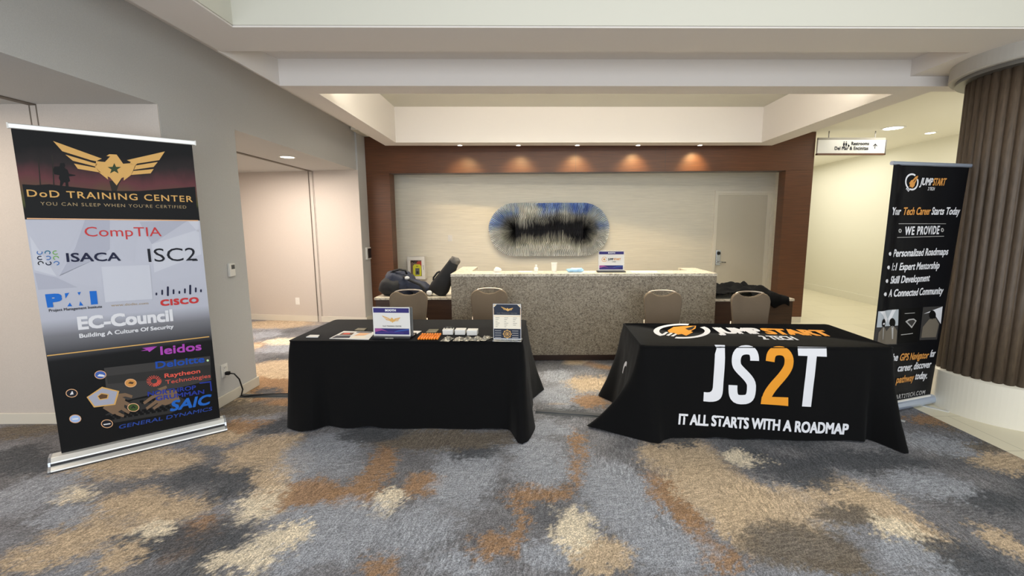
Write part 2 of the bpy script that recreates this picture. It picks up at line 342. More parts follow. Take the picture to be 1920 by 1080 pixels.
# ------------------------------------------------------------------ printed layouts (metres on each surface)
LBAN=[
('p',[(0.0716,1.897),(0.1295,1.895),(0.19,1.904),(0.256,1.8959),(0.3243,1.89),(0.4794,1.875),(0.6276,1.8823),(0.9478,1.9302),(0.9443,1.6833),(0.0717,1.6892)],'ink_black',1),
('p',[(0.2529,2.0421),(0.2713,2.0461),(0.2742,2.0305),(0.2692,2.0143),(0.2826,2.0011),(0.2859,1.9775),(0.3151,1.9716),(0.3158,1.9669),(0.2841,1.9598),(0.2868,1.9297),(0.2768,1.9211),(0.2763,1.8938),(0.2624,1.8915),(0.264,1.9187),(0.2573,1.9199),(0.2442,1.8905),(0.2353,1.8916),(0.2412,1.9268),(0.2364,1.9463),(0.2417,1.9648),(0.2187,1.9687),(0.216,1.9959),(0.2238,2.0184),(0.2475,2.022)],'ink_black',2),
('p',[(0.1561,2.0682),(0.1604,2.0686),(0.1522,1.8963),(0.1468,1.896)],'ink_pole',2),
('p',[(0.2194,2.0936),(0.2238,2.0941),(0.2128,1.8998),(0.2072,1.8995)],'ink_pole',2),
('p',[(0.4765,1.9416),(0.5444,1.9628),(0.5212,1.9192),(0.5077,1.8764),(0.4825,1.8752)],'ink_pole',2),
('p',[(0.2349,2.1805),(0.454,2.09),(0.4379,2.0803),(0.4248,2.0694),(0.3985,2.0751),(0.2703,2.1198)],'ink_gold',3),
('p',[(0.2824,2.0999),(0.4047,2.0594),(0.4293,2.0535),(0.4184,2.0346),(0.3128,2.0632)],'ink_gold',3),
('p',[(0.3167,2.0453),(0.4176,2.0264),(0.443,1.9956),(0.3308,2.0129)],'ink_gold',3),
('p',[(0.425,2.071),(0.4672,2.0691),(0.4975,2.1089),(0.4785,2.1095),(0.4939,2.1234),(0.5313,2.1246),(0.5591,2.0647),(0.5963,2.0722),(0.621,2.0591),(0.6082,2.0266),(0.5918,1.9897),(0.5508,1.9497),(0.5537,1.9735),(0.5416,1.9668),(0.5113,1.9145),(0.482,1.967),(0.4715,1.9729),(0.4719,1.9513),(0.4327,1.9948),(0.4152,2.0319)],'ink_gold',3),
('p',[(0.5807,2.0918),(0.7926,2.1724),(0.7558,2.1079),(0.6333,2.0729),(0.621,2.0591),(0.5928,2.0693),(0.6003,2.081)],'ink_gold',3),
('p',[(0.6242,2.0593),(0.7463,2.094),(0.7205,2.0571),(0.6116,2.0286)],'ink_gold',3),
('p',[(0.6075,2.0198),(0.7192,2.0422),(0.6994,2.0104),(0.5932,1.9915)],'ink_gold',3),
('p',[(0.5139,2.0661),(0.5203,2.041),(0.5463,2.0422),(0.5241,2.0234),(0.5287,1.9974),(0.5086,2.0112),(0.4858,1.9942),(0.4954,2.0212),(0.4769,2.0364),(0.5026,2.0395)],'ink_green',4),
('t', 'DoD TRAINING CENTER', (0.0856, 1.8208), (0.9246, 1.8145), 0.0442, 'ink_gold', {'w': 0.03, 'sp': 1.15}),
('t', "YOU CAN SLEEP WHEN YOU'RE CERTIFIED", (0.1378, 1.7681), (0.882, 1.7655), 0.0213, 'ink_dimgold', {'sp': 1.2}),
('p',[(0.0693,1.6861),(0.9462,1.6796),(0.9456,1.6721),(0.0685,1.679)],'ink_peach',4),
('p',[(0.0713,1.6722),(0.3325,1.6786),(0.1617,1.304)],'ink_facet0',1),
('p',[(0.3325,1.6786),(0.4538,1.6755),(0.4345,1.4751),(0.2665,1.4888)],'ink_facet1',1),
('p',[(0.0689,1.5741),(0.1617,1.304),(0.067,1.3511)],'ink_facet2',1),
('p',[(0.4538,1.6755),(0.6005,1.6637),(0.5538,1.3739),(0.458,1.457)],'ink_facet0',1),
('p',[(0.6072,1.6637),(0.8812,1.6746),(0.66,1.5036)],'ink_facet1',1),
('p',[(0.66,1.5036),(0.9431,1.6096),(0.9425,1.4204),(0.6549,1.2958)],'ink_facet2',1),
('p',[(0.1617,1.304),(0.3863,1.4254),(0.3716,1.2109),(0.2085,1.2588)],'ink_facet0',1),
('p',[(0.0654,1.3351),(0.1608,1.2958),(0.2515,1.2215),(0.0698,1.2213)],'ink_facet1',1),
('p',[(0.8812,1.6746),(0.9471,1.6751),(0.9422,1.5814)],'ink_facet2',1),
('p',[(0.6533,1.2777),(0.9501,1.4201),(0.9459,1.2765),(0.704,1.2187)],'ink_facet0',1),
('p',[(0.2665,1.4888),(0.4345,1.4751),(0.3863,1.4254),(0.1729,1.3032)],'ink_facet1',1),
('t', 'CompTIA', (0.3212, 1.5649), (0.7205, 1.561), 0.064, 'ink_red', {'w': 0}),
('t', 'ISACA', (0.2178, 1.3964), (0.4837, 1.3915), 0.0592, 'ink_navy', {'w': 0.05}),
('t', 'ISC2', (0.6312, 1.3752), (0.9119, 1.3742), 0.0958, 'ink_dark', {'w': 0}),
('p',[(0.8844,1.3793),(0.9177,1.3796),(0.9169,1.3701),(0.8836,1.3699)],'ink_dark',3),
('p',[(0.1136,1.4712),(0.1151,1.4661),(0.1147,1.4607),(0.1124,1.4556),(0.1086,1.4517),(0.1037,1.4495),(0.0986,1.4492),(0.0939,1.451),(0.0902,1.4546),(0.0882,1.4594),(0.0881,1.4648),(0.0899,1.47),(0.0934,1.4743),(0.0962,1.4695),(0.094,1.4672),(0.0929,1.4643),(0.0931,1.4613),(0.0944,1.4586),(0.0967,1.4566),(0.0998,1.4556),(0.1031,1.4557),(0.1061,1.4569),(0.1086,1.4591),(0.11,1.4619),(0.1102,1.4649),(0.1092,1.4677)],'ink_blue',3),
('p',[(0.124,1.4552),(0.1227,1.4604),(0.1234,1.4658),(0.126,1.4707),(0.1301,1.4745),(0.1351,1.4764),(0.1403,1.4764),(0.145,1.4743),(0.1485,1.4705),(0.1503,1.4655),(0.1501,1.46),(0.148,1.4548),(0.1442,1.4507),(0.1415,1.4558),(0.1439,1.458),(0.1452,1.4609),(0.1453,1.464),(0.1441,1.4667),(0.1418,1.4689),(0.1388,1.4701),(0.1355,1.4701),(0.1323,1.469),(0.1297,1.467),(0.1281,1.4642),(0.1277,1.4612),(0.1286,1.4583)],'ink_teal',3),
('p',[(0.1828,1.4521),(0.1786,1.4484),(0.1735,1.4464),(0.1682,1.4465),(0.1635,1.4487),(0.16,1.4525),(0.1582,1.4576),(0.1584,1.4631),(0.1605,1.4683),(0.1643,1.4724),(0.1692,1.4749),(0.1745,1.4754),(0.1795,1.4738),(0.1767,1.468),(0.1735,1.4689),(0.1701,1.4687),(0.167,1.4673),(0.1646,1.465),(0.1633,1.4621),(0.1632,1.4591),(0.1644,1.4563),(0.1667,1.4541),(0.1697,1.4529),(0.1731,1.4528),(0.1764,1.4539),(0.179,1.456)],'ink_lime',3),
('p',[(0.1096,1.4192),(0.1052,1.416),(0.1001,1.4146),(0.0951,1.4153),(0.0907,1.4179),(0.0878,1.4221),(0.0865,1.4273),(0.0872,1.4327),(0.0898,1.4376),(0.0938,1.4413),(0.0987,1.4432),(0.1039,1.4431),(0.1085,1.441),(0.1054,1.4356),(0.1024,1.4368),(0.0991,1.4369),(0.096,1.4358),(0.0934,1.4338),(0.0918,1.4311),(0.0914,1.4281),(0.0923,1.4252),(0.0942,1.4229),(0.097,1.4214),(0.1003,1.421),(0.1035,1.4217),(0.1063,1.4235)],'ink_navy',3),
('p',[(0.1262,1.4378),(0.1307,1.4408),(0.1359,1.4419),(0.141,1.441),(0.1453,1.4381),(0.1481,1.4336),(0.1491,1.4283),(0.148,1.4228),(0.1452,1.418),(0.1409,1.4146),(0.1358,1.4129),(0.1306,1.4134),(0.1261,1.4158),(0.1295,1.421),(0.1324,1.4196),(0.1357,1.4194),(0.1389,1.4202),(0.1416,1.4222),(0.1434,1.4248),(0.144,1.4278),(0.1434,1.4308),(0.1415,1.4333),(0.1388,1.4349),(0.1355,1.4355),(0.1322,1.4349),(0.1293,1.4332)],'ink_blue',3),
('p',[(0.1648,1.4122),(0.1605,1.4151),(0.1577,1.4196),(0.1567,1.4249),(0.1577,1.4304),(0.1606,1.4352),(0.1649,1.4387),(0.1701,1.4404),(0.1753,1.4399),(0.18,1.4375),(0.1833,1.4333),(0.1848,1.4281),(0.1843,1.4226),(0.1794,1.424),(0.1797,1.427),(0.1787,1.4299),(0.1765,1.4322),(0.1736,1.4336),(0.1702,1.4339),(0.1669,1.433),(0.1642,1.4311),(0.1624,1.4284),(0.1617,1.4254),(0.1624,1.4224),(0.1643,1.4199),(0.167,1.4182)],'ink_lime',3),
('p',[(0.0917,1.3816),(0.0879,1.385),(0.0856,1.3897),(0.0852,1.3951),(0.0867,1.4004),(0.0899,1.4048),(0.0944,1.4078),(0.0995,1.4089),(0.1045,1.4079),(0.1087,1.4049),(0.1115,1.4005),(0.1124,1.3952),(0.1114,1.3897),(0.1069,1.3918),(0.1075,1.3948),(0.1068,1.3977),(0.105,1.4002),(0.1023,1.4019),(0.0991,1.4024),(0.0958,1.4019),(0.093,1.4002),(0.091,1.3978),(0.09,1.3948),(0.0904,1.3918),(0.0919,1.3892),(0.0943,1.3873)],'ink_dark',3),
('p',[(0.1416,1.4051),(0.1453,1.4014),(0.1474,1.3965),(0.1475,1.391),(0.1457,1.3857),(0.1422,1.3814),(0.1374,1.3787),(0.1322,1.378),(0.1272,1.3793),(0.1231,1.3826),(0.1206,1.3872),(0.12,1.3926),(0.1213,1.398),(0.1257,1.3956),(0.1249,1.3927),(0.1254,1.3896),(0.1271,1.387),(0.1297,1.3852),(0.1329,1.3845),(0.1362,1.3848),(0.1392,1.3863),(0.1414,1.3887),(0.1426,1.3916),(0.1424,1.3947),(0.1411,1.3974),(0.1387,1.3995)],'ink_navy',3),
('p',[(0.1555,1.3923),(0.1574,1.3975),(0.1609,1.4019),(0.1657,1.4046),(0.171,1.4053),(0.1761,1.404),(0.1802,1.4007),(0.1828,1.396),(0.1835,1.3906),(0.1822,1.3851),(0.179,1.3804),(0.1745,1.3772),(0.1692,1.376),(0.1694,1.3825),(0.1727,1.3832),(0.1756,1.3849),(0.1776,1.3875),(0.1784,1.3905),(0.1779,1.3936),(0.1762,1.3962),(0.1736,1.398),(0.1703,1.3988),(0.1669,1.3984),(0.1639,1.3969),(0.1616,1.3945),(0.1605,1.3916)],'ink_blue',3),
('t', 'www.dodtc.com', (0.4022, 1.0719), (0.601, 1.0662), 0.0175, 'ink_dimgold', {'w': 0.02}),
('t', 'P', (0.0986, 1.0998), (0.1724, 1.1012), 0.0895, 'ink_pmi', {'w': 0.16}),
('p',[(0.3053,1.191),(0.3399,1.1895),(0.3383,1.0968),(0.3039,1.0963)],'ink_pmi',3),
('p',[(0.1868,1.1871),(0.2085,1.1892),(0.1873,1.1517)],'ink_pmi',3),
('p',[(0.247,1.188),(0.2638,1.1898),(0.2532,1.167)],'ink_pmi',3),
('p',[(0.2041,1.1229),(0.2126,1.0965),(0.1899,1.0975)],'ink_pmi',3),
('p',[(0.2539,1.126),(0.2658,1.0955),(0.2461,1.0961)],'ink_pmi',3),
('t', 'Project Management Institute', (0.1029, 1.071), (0.3567, 1.0693), 0.0181, 'ink_dark', {'w': 0.03}),
('p',[(0.6481,1.1432),(0.651,1.1476),(0.6558,1.1471),(0.6578,1.1423),(0.6568,1.1313),(0.654,1.127),(0.6491,1.1274),(0.6471,1.1323)],'ink_navy',3),
('p',[(0.6827,1.1612),(0.6855,1.1656),(0.6904,1.1652),(0.6925,1.1603),(0.6899,1.1308),(0.687,1.1265),(0.6821,1.1269),(0.68,1.1318)],'ink_navy',3),
('p',[(0.7165,1.1833),(0.7198,1.1876),(0.7255,1.1871),(0.7279,1.1823),(0.7223,1.1192),(0.7191,1.1148),(0.7134,1.1154),(0.711,1.1203)],'ink_navy',3),
('p',[(0.7481,1.1589),(0.7511,1.1633),(0.7561,1.1629),(0.7582,1.158),(0.7558,1.13),(0.7528,1.1256),(0.7478,1.1261),(0.7457,1.131)],'ink_navy',3),
('p',[(0.781,1.1436),(0.784,1.1481),(0.7891,1.1476),(0.7912,1.1427),(0.7901,1.1295),(0.7871,1.125),(0.782,1.1255),(0.7799,1.1305)],'ink_navy',3),
('p',[(0.8156,1.1594),(0.8185,1.1639),(0.8237,1.1634),(0.8259,1.1584),(0.8234,1.1301),(0.8204,1.1256),(0.8153,1.1261),(0.8131,1.1311)],'ink_navy',3),
('p',[(0.849,1.1841),(0.8524,1.1885),(0.8583,1.188),(0.8609,1.183),(0.8554,1.1184),(0.852,1.1139),(0.8461,1.1145),(0.8435,1.1195)],'ink_navy',3),
('p',[(0.8818,1.1611),(0.8848,1.1656),(0.8901,1.1652),(0.8923,1.1601),(0.8899,1.1314),(0.8869,1.1269),(0.8816,1.1274),(0.8793,1.1324)],'ink_navy',3),
('p',[(0.9124,1.1438),(0.9155,1.1484),(0.9209,1.1479),(0.9231,1.1428),(0.922,1.1294),(0.9189,1.1248),(0.9136,1.1253),(0.9113,1.1304)],'ink_navy',3),
('t', 'CISCO', (0.6686, 1.0436), (0.897, 1.0425), 0.048, 'ink_red', {'w': 0.13, 'sp': 1.1}),
('t', 'EC-Council', (0.2254, 0.9294), (0.7318, 0.9223), 0.0915, 'ink_white', {'w': 0.1}),
('t', 'Building A Culture Of Security', (0.2257, 0.8729), (0.7291, 0.8673), 0.0294, 'ink_white', {'w': 0.08}),
('p',[(0.0633,0.7822),(0.9384,0.7715),(0.9395,0.7637),(0.0632,0.7749)],'ink_gold',4),
('p',[(0.3243,0.6391),(0.9312,0.6106),(0.9237,0.4139),(0.4256,0.3759),(0.32,0.453)],'ink_grey2',1),
('p',[(0.3322,0.5786),(0.9296,0.5396),(0.9247,0.458),(0.3333,0.5192)],'ink_grey3',2),
('p',[(0.2983,0.2993),(0.4539,0.3685),(0.6745,0.3646),(0.7875,0.2599),(0.6529,0.2097),(0.3401,0.2267)],'ink_grey3',1),
('p',[(0.3047,0.2935),(0.3254,0.2926),(0.3252,0.2756),(0.3044,0.2765)],'ink_black',3),
('p',[(0.3352,0.2921),(0.3562,0.2912),(0.356,0.2741),(0.3349,0.275)],'ink_black',3),
('p',[(0.366,0.2907),(0.3873,0.2898),(0.3871,0.2725),(0.3658,0.2735)],'ink_black',3),
('p',[(0.3973,0.2893),(0.4188,0.2884),(0.4186,0.271),(0.3971,0.272)],'ink_black',3),
('p',[(0.4289,0.2878),(0.4507,0.2869),(0.4506,0.2694),(0.4288,0.2704)],'ink_black',3),
('p',[(0.461,0.2864),(0.4831,0.2854),(0.4829,0.2678),(0.4608,0.2688)],'ink_black',3),
('p',[(0.4934,0.2849),(0.5158,0.284),(0.5157,0.2662),(0.4933,0.2672)],'ink_black',3),
('p',[(0.5263,0.2834),(0.5489,0.2824),(0.5488,0.2646),(0.5262,0.2656)],'ink_black',3),
('p',[(0.5596,0.2819),(0.5825,0.2809),(0.5824,0.263),(0.5595,0.264)],'ink_black',3),
('p',[(0.5933,0.2803),(0.6165,0.2794),(0.6165,0.2613),(0.5932,0.2623)],'ink_black',3),
('p',[(0.6274,0.2788),(0.651,0.2778),(0.651,0.2596),(0.6274,0.2607)],'ink_black',3),
('p',[(0.3132,0.281),(0.334,0.2801),(0.3338,0.263),(0.3129,0.264)],'ink_black',3),
('p',[(0.3438,0.2796),(0.3649,0.2786),(0.3647,0.2614),(0.3436,0.2624)],'ink_black',3),
('p',[(0.3748,0.2781),(0.3961,0.2771),(0.3959,0.2598),(0.3746,0.2608)],'ink_black',3),
('p',[(0.4062,0.2766),(0.4278,0.2756),(0.4276,0.2582),(0.406,0.2592)],'ink_black',3),
('p',[(0.4379,0.275),(0.4598,0.2741),(0.4597,0.2565),(0.4378,0.2576)],'ink_black',3),
('p',[(0.4701,0.2735),(0.4923,0.2725),(0.4921,0.2549),(0.47,0.2559)],'ink_black',3),
('p',[(0.5027,0.2719),(0.5251,0.2709),(0.525,0.2532),(0.5026,0.2542)],'ink_black',3),
('p',[(0.5357,0.2703),(0.5584,0.2693),(0.5584,0.2514),(0.5356,0.2525)],'ink_black',3),
('p',[(0.5691,0.2687),(0.5922,0.2677),(0.5921,0.2497),(0.569,0.2508)],'ink_black',3),
('p',[(0.603,0.2671),(0.6263,0.2661),(0.6263,0.2479),(0.6029,0.2491)],'ink_black',3),
('p',[(0.6373,0.2654),(0.6609,0.2644),(0.6609,0.2462),(0.6372,0.2473)],'ink_black',3),
('p',[(0.3217,0.2685),(0.3426,0.2675),(0.3424,0.2504),(0.3215,0.2514)],'ink_black',3),
('p',[(0.3525,0.267),(0.3736,0.266),(0.3734,0.2487),(0.3522,0.2498)],'ink_black',3),
('p',[(0.3836,0.2654),(0.405,0.2644),(0.4048,0.247),(0.3834,0.2481)],'ink_black',3),
('p',[(0.4151,0.2638),(0.4368,0.2628),(0.4366,0.2453),(0.4149,0.2464)],'ink_black',3),
('p',[(0.447,0.2622),(0.469,0.2612),(0.4688,0.2436),(0.4468,0.2447)],'ink_black',3),
('p',[(0.4793,0.2605),(0.5015,0.2595),(0.5014,0.2418),(0.4791,0.2429)],'ink_black',3),
('p',[(0.512,0.2589),(0.5345,0.2578),(0.5344,0.24),(0.5119,0.2412)],'ink_black',3),
('p',[(0.5451,0.2572),(0.568,0.2562),(0.5679,0.2382),(0.545,0.2394)],'ink_black',3),
('p',[(0.5787,0.2555),(0.6018,0.2544),(0.6018,0.2364),(0.5786,0.2375)],'ink_black',3),
('p',[(0.6127,0.2538),(0.6361,0.2527),(0.6361,0.2345),(0.6127,0.2357)],'ink_black',3),
('p',[(0.4866,0.3561),(0.5088,0.3555),(0.5087,0.3379),(0.4865,0.3386)],'ink_black',3),
('p',[(0.5193,0.3551),(0.5418,0.3544),(0.5417,0.3367),(0.5192,0.3374)],'ink_black',3),
('p',[(0.5524,0.354),(0.5752,0.3534),(0.5751,0.3355),(0.5523,0.3363)],'ink_black',3),
('p',[(0.5859,0.3529),(0.609,0.3523),(0.609,0.3343),(0.5858,0.3351)],'ink_black',3),
('p',[(0.4958,0.3433),(0.5182,0.3427),(0.518,0.325),(0.4957,0.3258)],'ink_black',3),
('p',[(0.5286,0.3422),(0.5513,0.3415),(0.5512,0.3238),(0.5285,0.3245)],'ink_black',3),
('p',[(0.5619,0.3411),(0.5848,0.3404),(0.5847,0.3225),(0.5618,0.3233)],'ink_black',3),
('p',[(0.2896,0.3516),(0.3736,0.4296),(0.4125,0.3894),(0.3989,0.3219),(0.339,0.2878)],'ink_skin',3),
('p',[(0.373,0.4039),(0.4136,0.4062),(0.4476,0.3855),(0.4535,0.4044),(0.4169,0.4321),(0.3723,0.4358)],'ink_skin',4),
('p',[(0.371,0.3752),(0.4173,0.3356),(0.45,0.294),(0.4601,0.3088),(0.4283,0.3564),(0.3825,0.4019)],'ink_skin',4),
('p',[(0.359,0.3504),(0.3916,0.3028),(0.419,0.2715),(0.4285,0.2869),(0.4044,0.3211),(0.3751,0.3713)],'ink_skin',4),
('p',[(0.3281,0.3298),(0.3544,0.2824),(0.3897,0.2534),(0.3969,0.2711),(0.3666,0.3013),(0.3456,0.3478)],'ink_skin',4),
('p',[(0.5913,0.3959),(0.7007,0.3902),(0.717,0.3001),(0.6276,0.2808),(0.5764,0.3156)],'ink_skin',3),
('p',[(0.6177,0.4035),(0.554,0.3745),(0.5044,0.3377),(0.5113,0.3194),(0.5615,0.3504),(0.6254,0.3733)],'ink_skin',4),
('p',[(0.6126,0.3711),(0.5641,0.3291),(0.5153,0.2931),(0.5223,0.2748),(0.5737,0.3061),(0.6251,0.3436)],'ink_skin',4),
('p',[(0.6338,0.3448),(0.5934,0.3111),(0.5539,0.2828),(0.5607,0.2641),(0.6028,0.2876),(0.646,0.3168)],'ink_skin',4),
('p',[(0.6414,0.4096),(0.6092,0.4084),(0.6497,0.414),(0.6467,0.4343),(0.5922,0.4207),(0.6342,0.3803)],'ink_skin',4),
('p',[(0.2186,0.4511),(0.3013,0.507),(0.3865,0.4545),(0.3563,0.3587),(0.2471,0.3682)],'ink_gold',5),
('p',[(0.2263,0.4491),(0.3008,0.4953),(0.3764,0.452),(0.3494,0.3676),(0.2526,0.3765)],'ink_lilac',6),
('p',[(0.2702,0.4458),(0.2937,0.4645),(0.3317,0.4451),(0.323,0.4125),(0.28,0.4137)],'ink_gold',7),
('p',[(0.2761,0.4433),(0.2943,0.4565),(0.3244,0.441),(0.3182,0.4197),(0.2834,0.4207)],'ink_brown',8),
('p',[(0.3317,0.5885),(0.3293,0.5793),(0.3242,0.5717),(0.3169,0.5664),(0.3081,0.5639),(0.2987,0.5645),(0.2896,0.5681),(0.2818,0.5743),(0.2759,0.5825),(0.2725,0.592),(0.272,0.6017),(0.2744,0.6108),(0.2794,0.6183),(0.2866,0.6237),(0.2953,0.6262),(0.3046,0.6257),(0.3137,0.6223),(0.3217,0.6161),(0.3277,0.6079),(0.3312,0.5984)],'ink_peach',5),
('p',[(0.3277,0.5894),(0.3256,0.5817),(0.3212,0.5753),(0.3149,0.5708),(0.3073,0.5688),(0.2992,0.5693),(0.2913,0.5724),(0.2845,0.5777),(0.2793,0.5846),(0.2764,0.5926),(0.2759,0.6008),(0.278,0.6085),(0.2823,0.6148),(0.2885,0.6193),(0.2961,0.6214),(0.3042,0.621),(0.3121,0.618),(0.319,0.6127),(0.3242,0.6058),(0.3272,0.5977)],'ink_badgeblue',6),
('p',[(0.4837,0.492),(0.4812,0.4825),(0.4758,0.4747),(0.468,0.4693),(0.4587,0.4669),(0.4486,0.4677),(0.4389,0.4717),(0.4305,0.4783),(0.4242,0.4869),(0.4205,0.4968),(0.4199,0.5069),(0.4224,0.5163),(0.4277,0.524),(0.4353,0.5294),(0.4446,0.5319),(0.4546,0.5312),(0.4643,0.5274),(0.4728,0.5209),(0.4793,0.5122),(0.483,0.5023)],'ink_peach',5),
('p',[(0.4794,0.493),(0.4772,0.485),(0.4726,0.4784),(0.4659,0.474),(0.4578,0.472),(0.4491,0.4727),(0.4407,0.4761),(0.4334,0.4817),(0.4279,0.489),(0.4247,0.4974),(0.4241,0.5059),(0.4262,0.5138),(0.4308,0.5203),(0.4374,0.5248),(0.4455,0.5269),(0.4541,0.5263),(0.4625,0.523),(0.4699,0.5174),(0.4755,0.5101),(0.4788,0.5017)],'ink_orange',6),
('p',[(0.1786,0.4902),(0.1762,0.4813),(0.1714,0.4739),(0.1644,0.4689),(0.1561,0.4666),(0.1472,0.4674),(0.1387,0.4711),(0.1313,0.4773),(0.1258,0.4854),(0.1227,0.4947),(0.1223,0.5042),(0.1246,0.5131),(0.1294,0.5204),(0.1362,0.5254),(0.1444,0.5278),(0.1532,0.5271),(0.1618,0.5235),(0.1693,0.5174),(0.1749,0.5092),(0.1781,0.4999)],'ink_peach',5),
('p',[(0.1748,0.4912),(0.1728,0.4836),(0.1686,0.4775),(0.1626,0.4732),(0.1554,0.4714),(0.1477,0.4721),(0.1403,0.4752),(0.1339,0.4805),(0.1291,0.4874),(0.1264,0.4953),(0.126,0.5033),(0.1279,0.5108),(0.1321,0.5169),(0.138,0.5211),(0.1451,0.5231),(0.1528,0.5225),(0.1602,0.5194),(0.1667,0.5141),(0.1716,0.5072),(0.1743,0.4993)],'ink_dark',6),
('p',[(0.1777,0.3042),(0.1753,0.2952),(0.1704,0.2879),(0.1634,0.283),(0.155,0.2811),(0.1461,0.2822),(0.1375,0.2863),(0.1301,0.2929),(0.1245,0.3014),(0.1214,0.3109),(0.1209,0.3206),(0.1232,0.3295),(0.1281,0.3367),(0.135,0.3416),(0.1432,0.3436),(0.1521,0.3426),(0.1608,0.3387),(0.1683,0.3321),(0.174,0.3236),(0.1772,0.314)],'ink_peach',5),
('p',[(0.1738,0.3053),(0.1718,0.2977),(0.1676,0.2916),(0.1615,0.2875),(0.1543,0.2859),(0.1466,0.2869),(0.1391,0.2904),(0.1326,0.296),(0.1278,0.3032),(0.1251,0.3113),(0.1247,0.3195),(0.1266,0.327),(0.1308,0.3331),(0.1368,0.3372),(0.144,0.3388),(0.1517,0.3379),(0.1592,0.3345),(0.1657,0.3289),(0.1706,0.3217),(0.1734,0.3136)],'ink_lightblue',6),
('p',[(0.3313,0.2222),(0.3288,0.2129),(0.3236,0.2054),(0.3162,0.2005),(0.3073,0.1986),(0.2977,0.1999),(0.2885,0.2043),(0.2805,0.2113),(0.2746,0.2202),(0.2711,0.2302),(0.2706,0.2403),(0.273,0.2495),(0.2781,0.2569),(0.2854,0.2618),(0.2943,0.2638),(0.3038,0.2626),(0.313,0.2584),(0.3211,0.2514),(0.3272,0.2425),(0.3307,0.2324)],'ink_peach',5),
('p',[(0.3272,0.2234),(0.3251,0.2156),(0.3206,0.2093),(0.3142,0.2052),(0.3065,0.2037),(0.2982,0.2048),(0.2902,0.2086),(0.2833,0.2146),(0.2781,0.2221),(0.2751,0.2306),(0.2746,0.2391),(0.2767,0.2468),(0.2811,0.2531),(0.2874,0.2572),(0.2951,0.2588),(0.3033,0.2577),(0.3113,0.2541),(0.3183,0.2482),(0.3236,0.2406),(0.3267,0.232)],'ink_dark',6),
('p',[(0.4811,0.3046),(0.4786,0.2951),(0.4732,0.2873),(0.4653,0.2822),(0.4559,0.2801),(0.4458,0.2813),(0.4361,0.2856),(0.4276,0.2926),(0.4212,0.3016),(0.4175,0.3118),(0.4169,0.3221),(0.4194,0.3315),(0.4247,0.3392),(0.4324,0.3444),(0.4417,0.3465),(0.4518,0.3455),(0.4616,0.3413),(0.4702,0.3343),(0.4767,0.3253),(0.4804,0.315)],'ink_peach',5),
('p',[(0.4768,0.3058),(0.4746,0.2978),(0.4699,0.2913),(0.4632,0.287),(0.455,0.2852),(0.4463,0.2863),(0.4378,0.29),(0.4305,0.296),(0.4249,0.3036),(0.4217,0.3122),(0.4211,0.3209),(0.4233,0.3289),(0.4279,0.3353),(0.4345,0.3397),(0.4426,0.3414),(0.4513,0.3405),(0.4598,0.3369),(0.4672,0.3309),(0.4729,0.3233),(0.4762,0.3146)],'ink_olive',6),
('p',[(0.2855,0.589),(0.2968,0.6011),(0.3132,0.5946),(0.3245,0.5842),(0.3183,0.5768)],'ink_white',7),
('p',[(0.4372,0.4998),(0.4492,0.5122),(0.47,0.5023),(0.4615,0.4891)],'ink_brown',7),
('p',[(0.141,0.4881),(0.153,0.5119),(0.1566,0.5091),(0.1583,0.4876)],'ink_white',7),
('p',[(0.1336,0.3189),(0.1657,0.3154),(0.1614,0.305),(0.1358,0.3085)],'ink_white',7),
('p',[(0.2817,0.234),(0.3195,0.2308),(0.3174,0.2233),(0.2844,0.2261)],'ink_white',7),
('p',[(0.4355,0.3119),(0.4502,0.3284),(0.4614,0.3069),(0.4541,0.3068),(0.4493,0.3184),(0.4409,0.3073)],'ink_dark',7),
('t', 'leidos', (0.6356, 0.6755), (0.8823, 0.6687), 0.0649, 'ink_purple', {'w': 0.07}),
('p',[(0.5274,0.7263),(0.6227,0.7457),(0.5741,0.7095),(0.5664,0.7232)],'ink_purple',3),
('p',[(0.5366,0.7468),(0.6152,0.747),(0.5612,0.7322)],'ink_purple',4),
('t', 'Deloitte', (0.5984, 0.5765), (0.8934, 0.5678), 0.0537, 'ink_royal', {'w': 0.07}),
('p',[(0.9215,0.5764),(0.9209,0.5738),(0.9196,0.5716),(0.9178,0.57),(0.9155,0.5692),(0.9132,0.5693),(0.9108,0.5702),(0.9088,0.5718),(0.9073,0.5741),(0.9064,0.5767),(0.9063,0.5794),(0.9069,0.582),(0.9081,0.5842),(0.91,0.5857),(0.9122,0.5865),(0.9146,0.5865),(0.9169,0.5856),(0.9189,0.584),(0.9204,0.5817),(0.9213,0.5791)],'ink_lightgreen',3),
('t', 'Raytheon', (0.6427, 0.4949), (0.8587, 0.4878), 0.0329, 'ink_coral', {'w': 0.06}),
('t', 'Technologies', (0.6445, 0.445), (0.9212, 0.4366), 0.03, 'ink_coral', {'w': 0.02}),
('p',[(0.5982,0.4838),(0.6233,0.4798),(0.6225,0.4708),(0.5977,0.4783)],'ink_coral',5),
('p',[(0.5977,0.478),(0.6214,0.4665),(0.6178,0.4586),(0.5955,0.4732)],'ink_coral',5),
('p',[(0.5954,0.473),(0.6154,0.455),(0.6094,0.449),(0.5918,0.4693)],'ink_coral',5),
('p',[(0.5916,0.4691),(0.606,0.4466),(0.5982,0.443),(0.587,0.4669)],'ink_coral',5),
('p',[(0.5868,0.4669),(0.5941,0.4419),(0.5853,0.4412),(0.5815,0.4663)],'ink_coral',5),
('p',[(0.5813,0.4664),(0.5808,0.4415),(0.5719,0.4436),(0.5759,0.4676)],'ink_coral',5),
('p',[(0.5741,0.4684),(0.5651,0.4466),(0.5618,0.4485),(0.5721,0.4696)],'ink_coral',5),
('p',[(0.5696,0.4715),(0.5543,0.4544),(0.5503,0.4585),(0.5672,0.4741)],'ink_coral',5),
('p',[(0.5654,0.4767),(0.5447,0.4663),(0.5429,0.4697),(0.5643,0.4787)],'ink_coral',5),
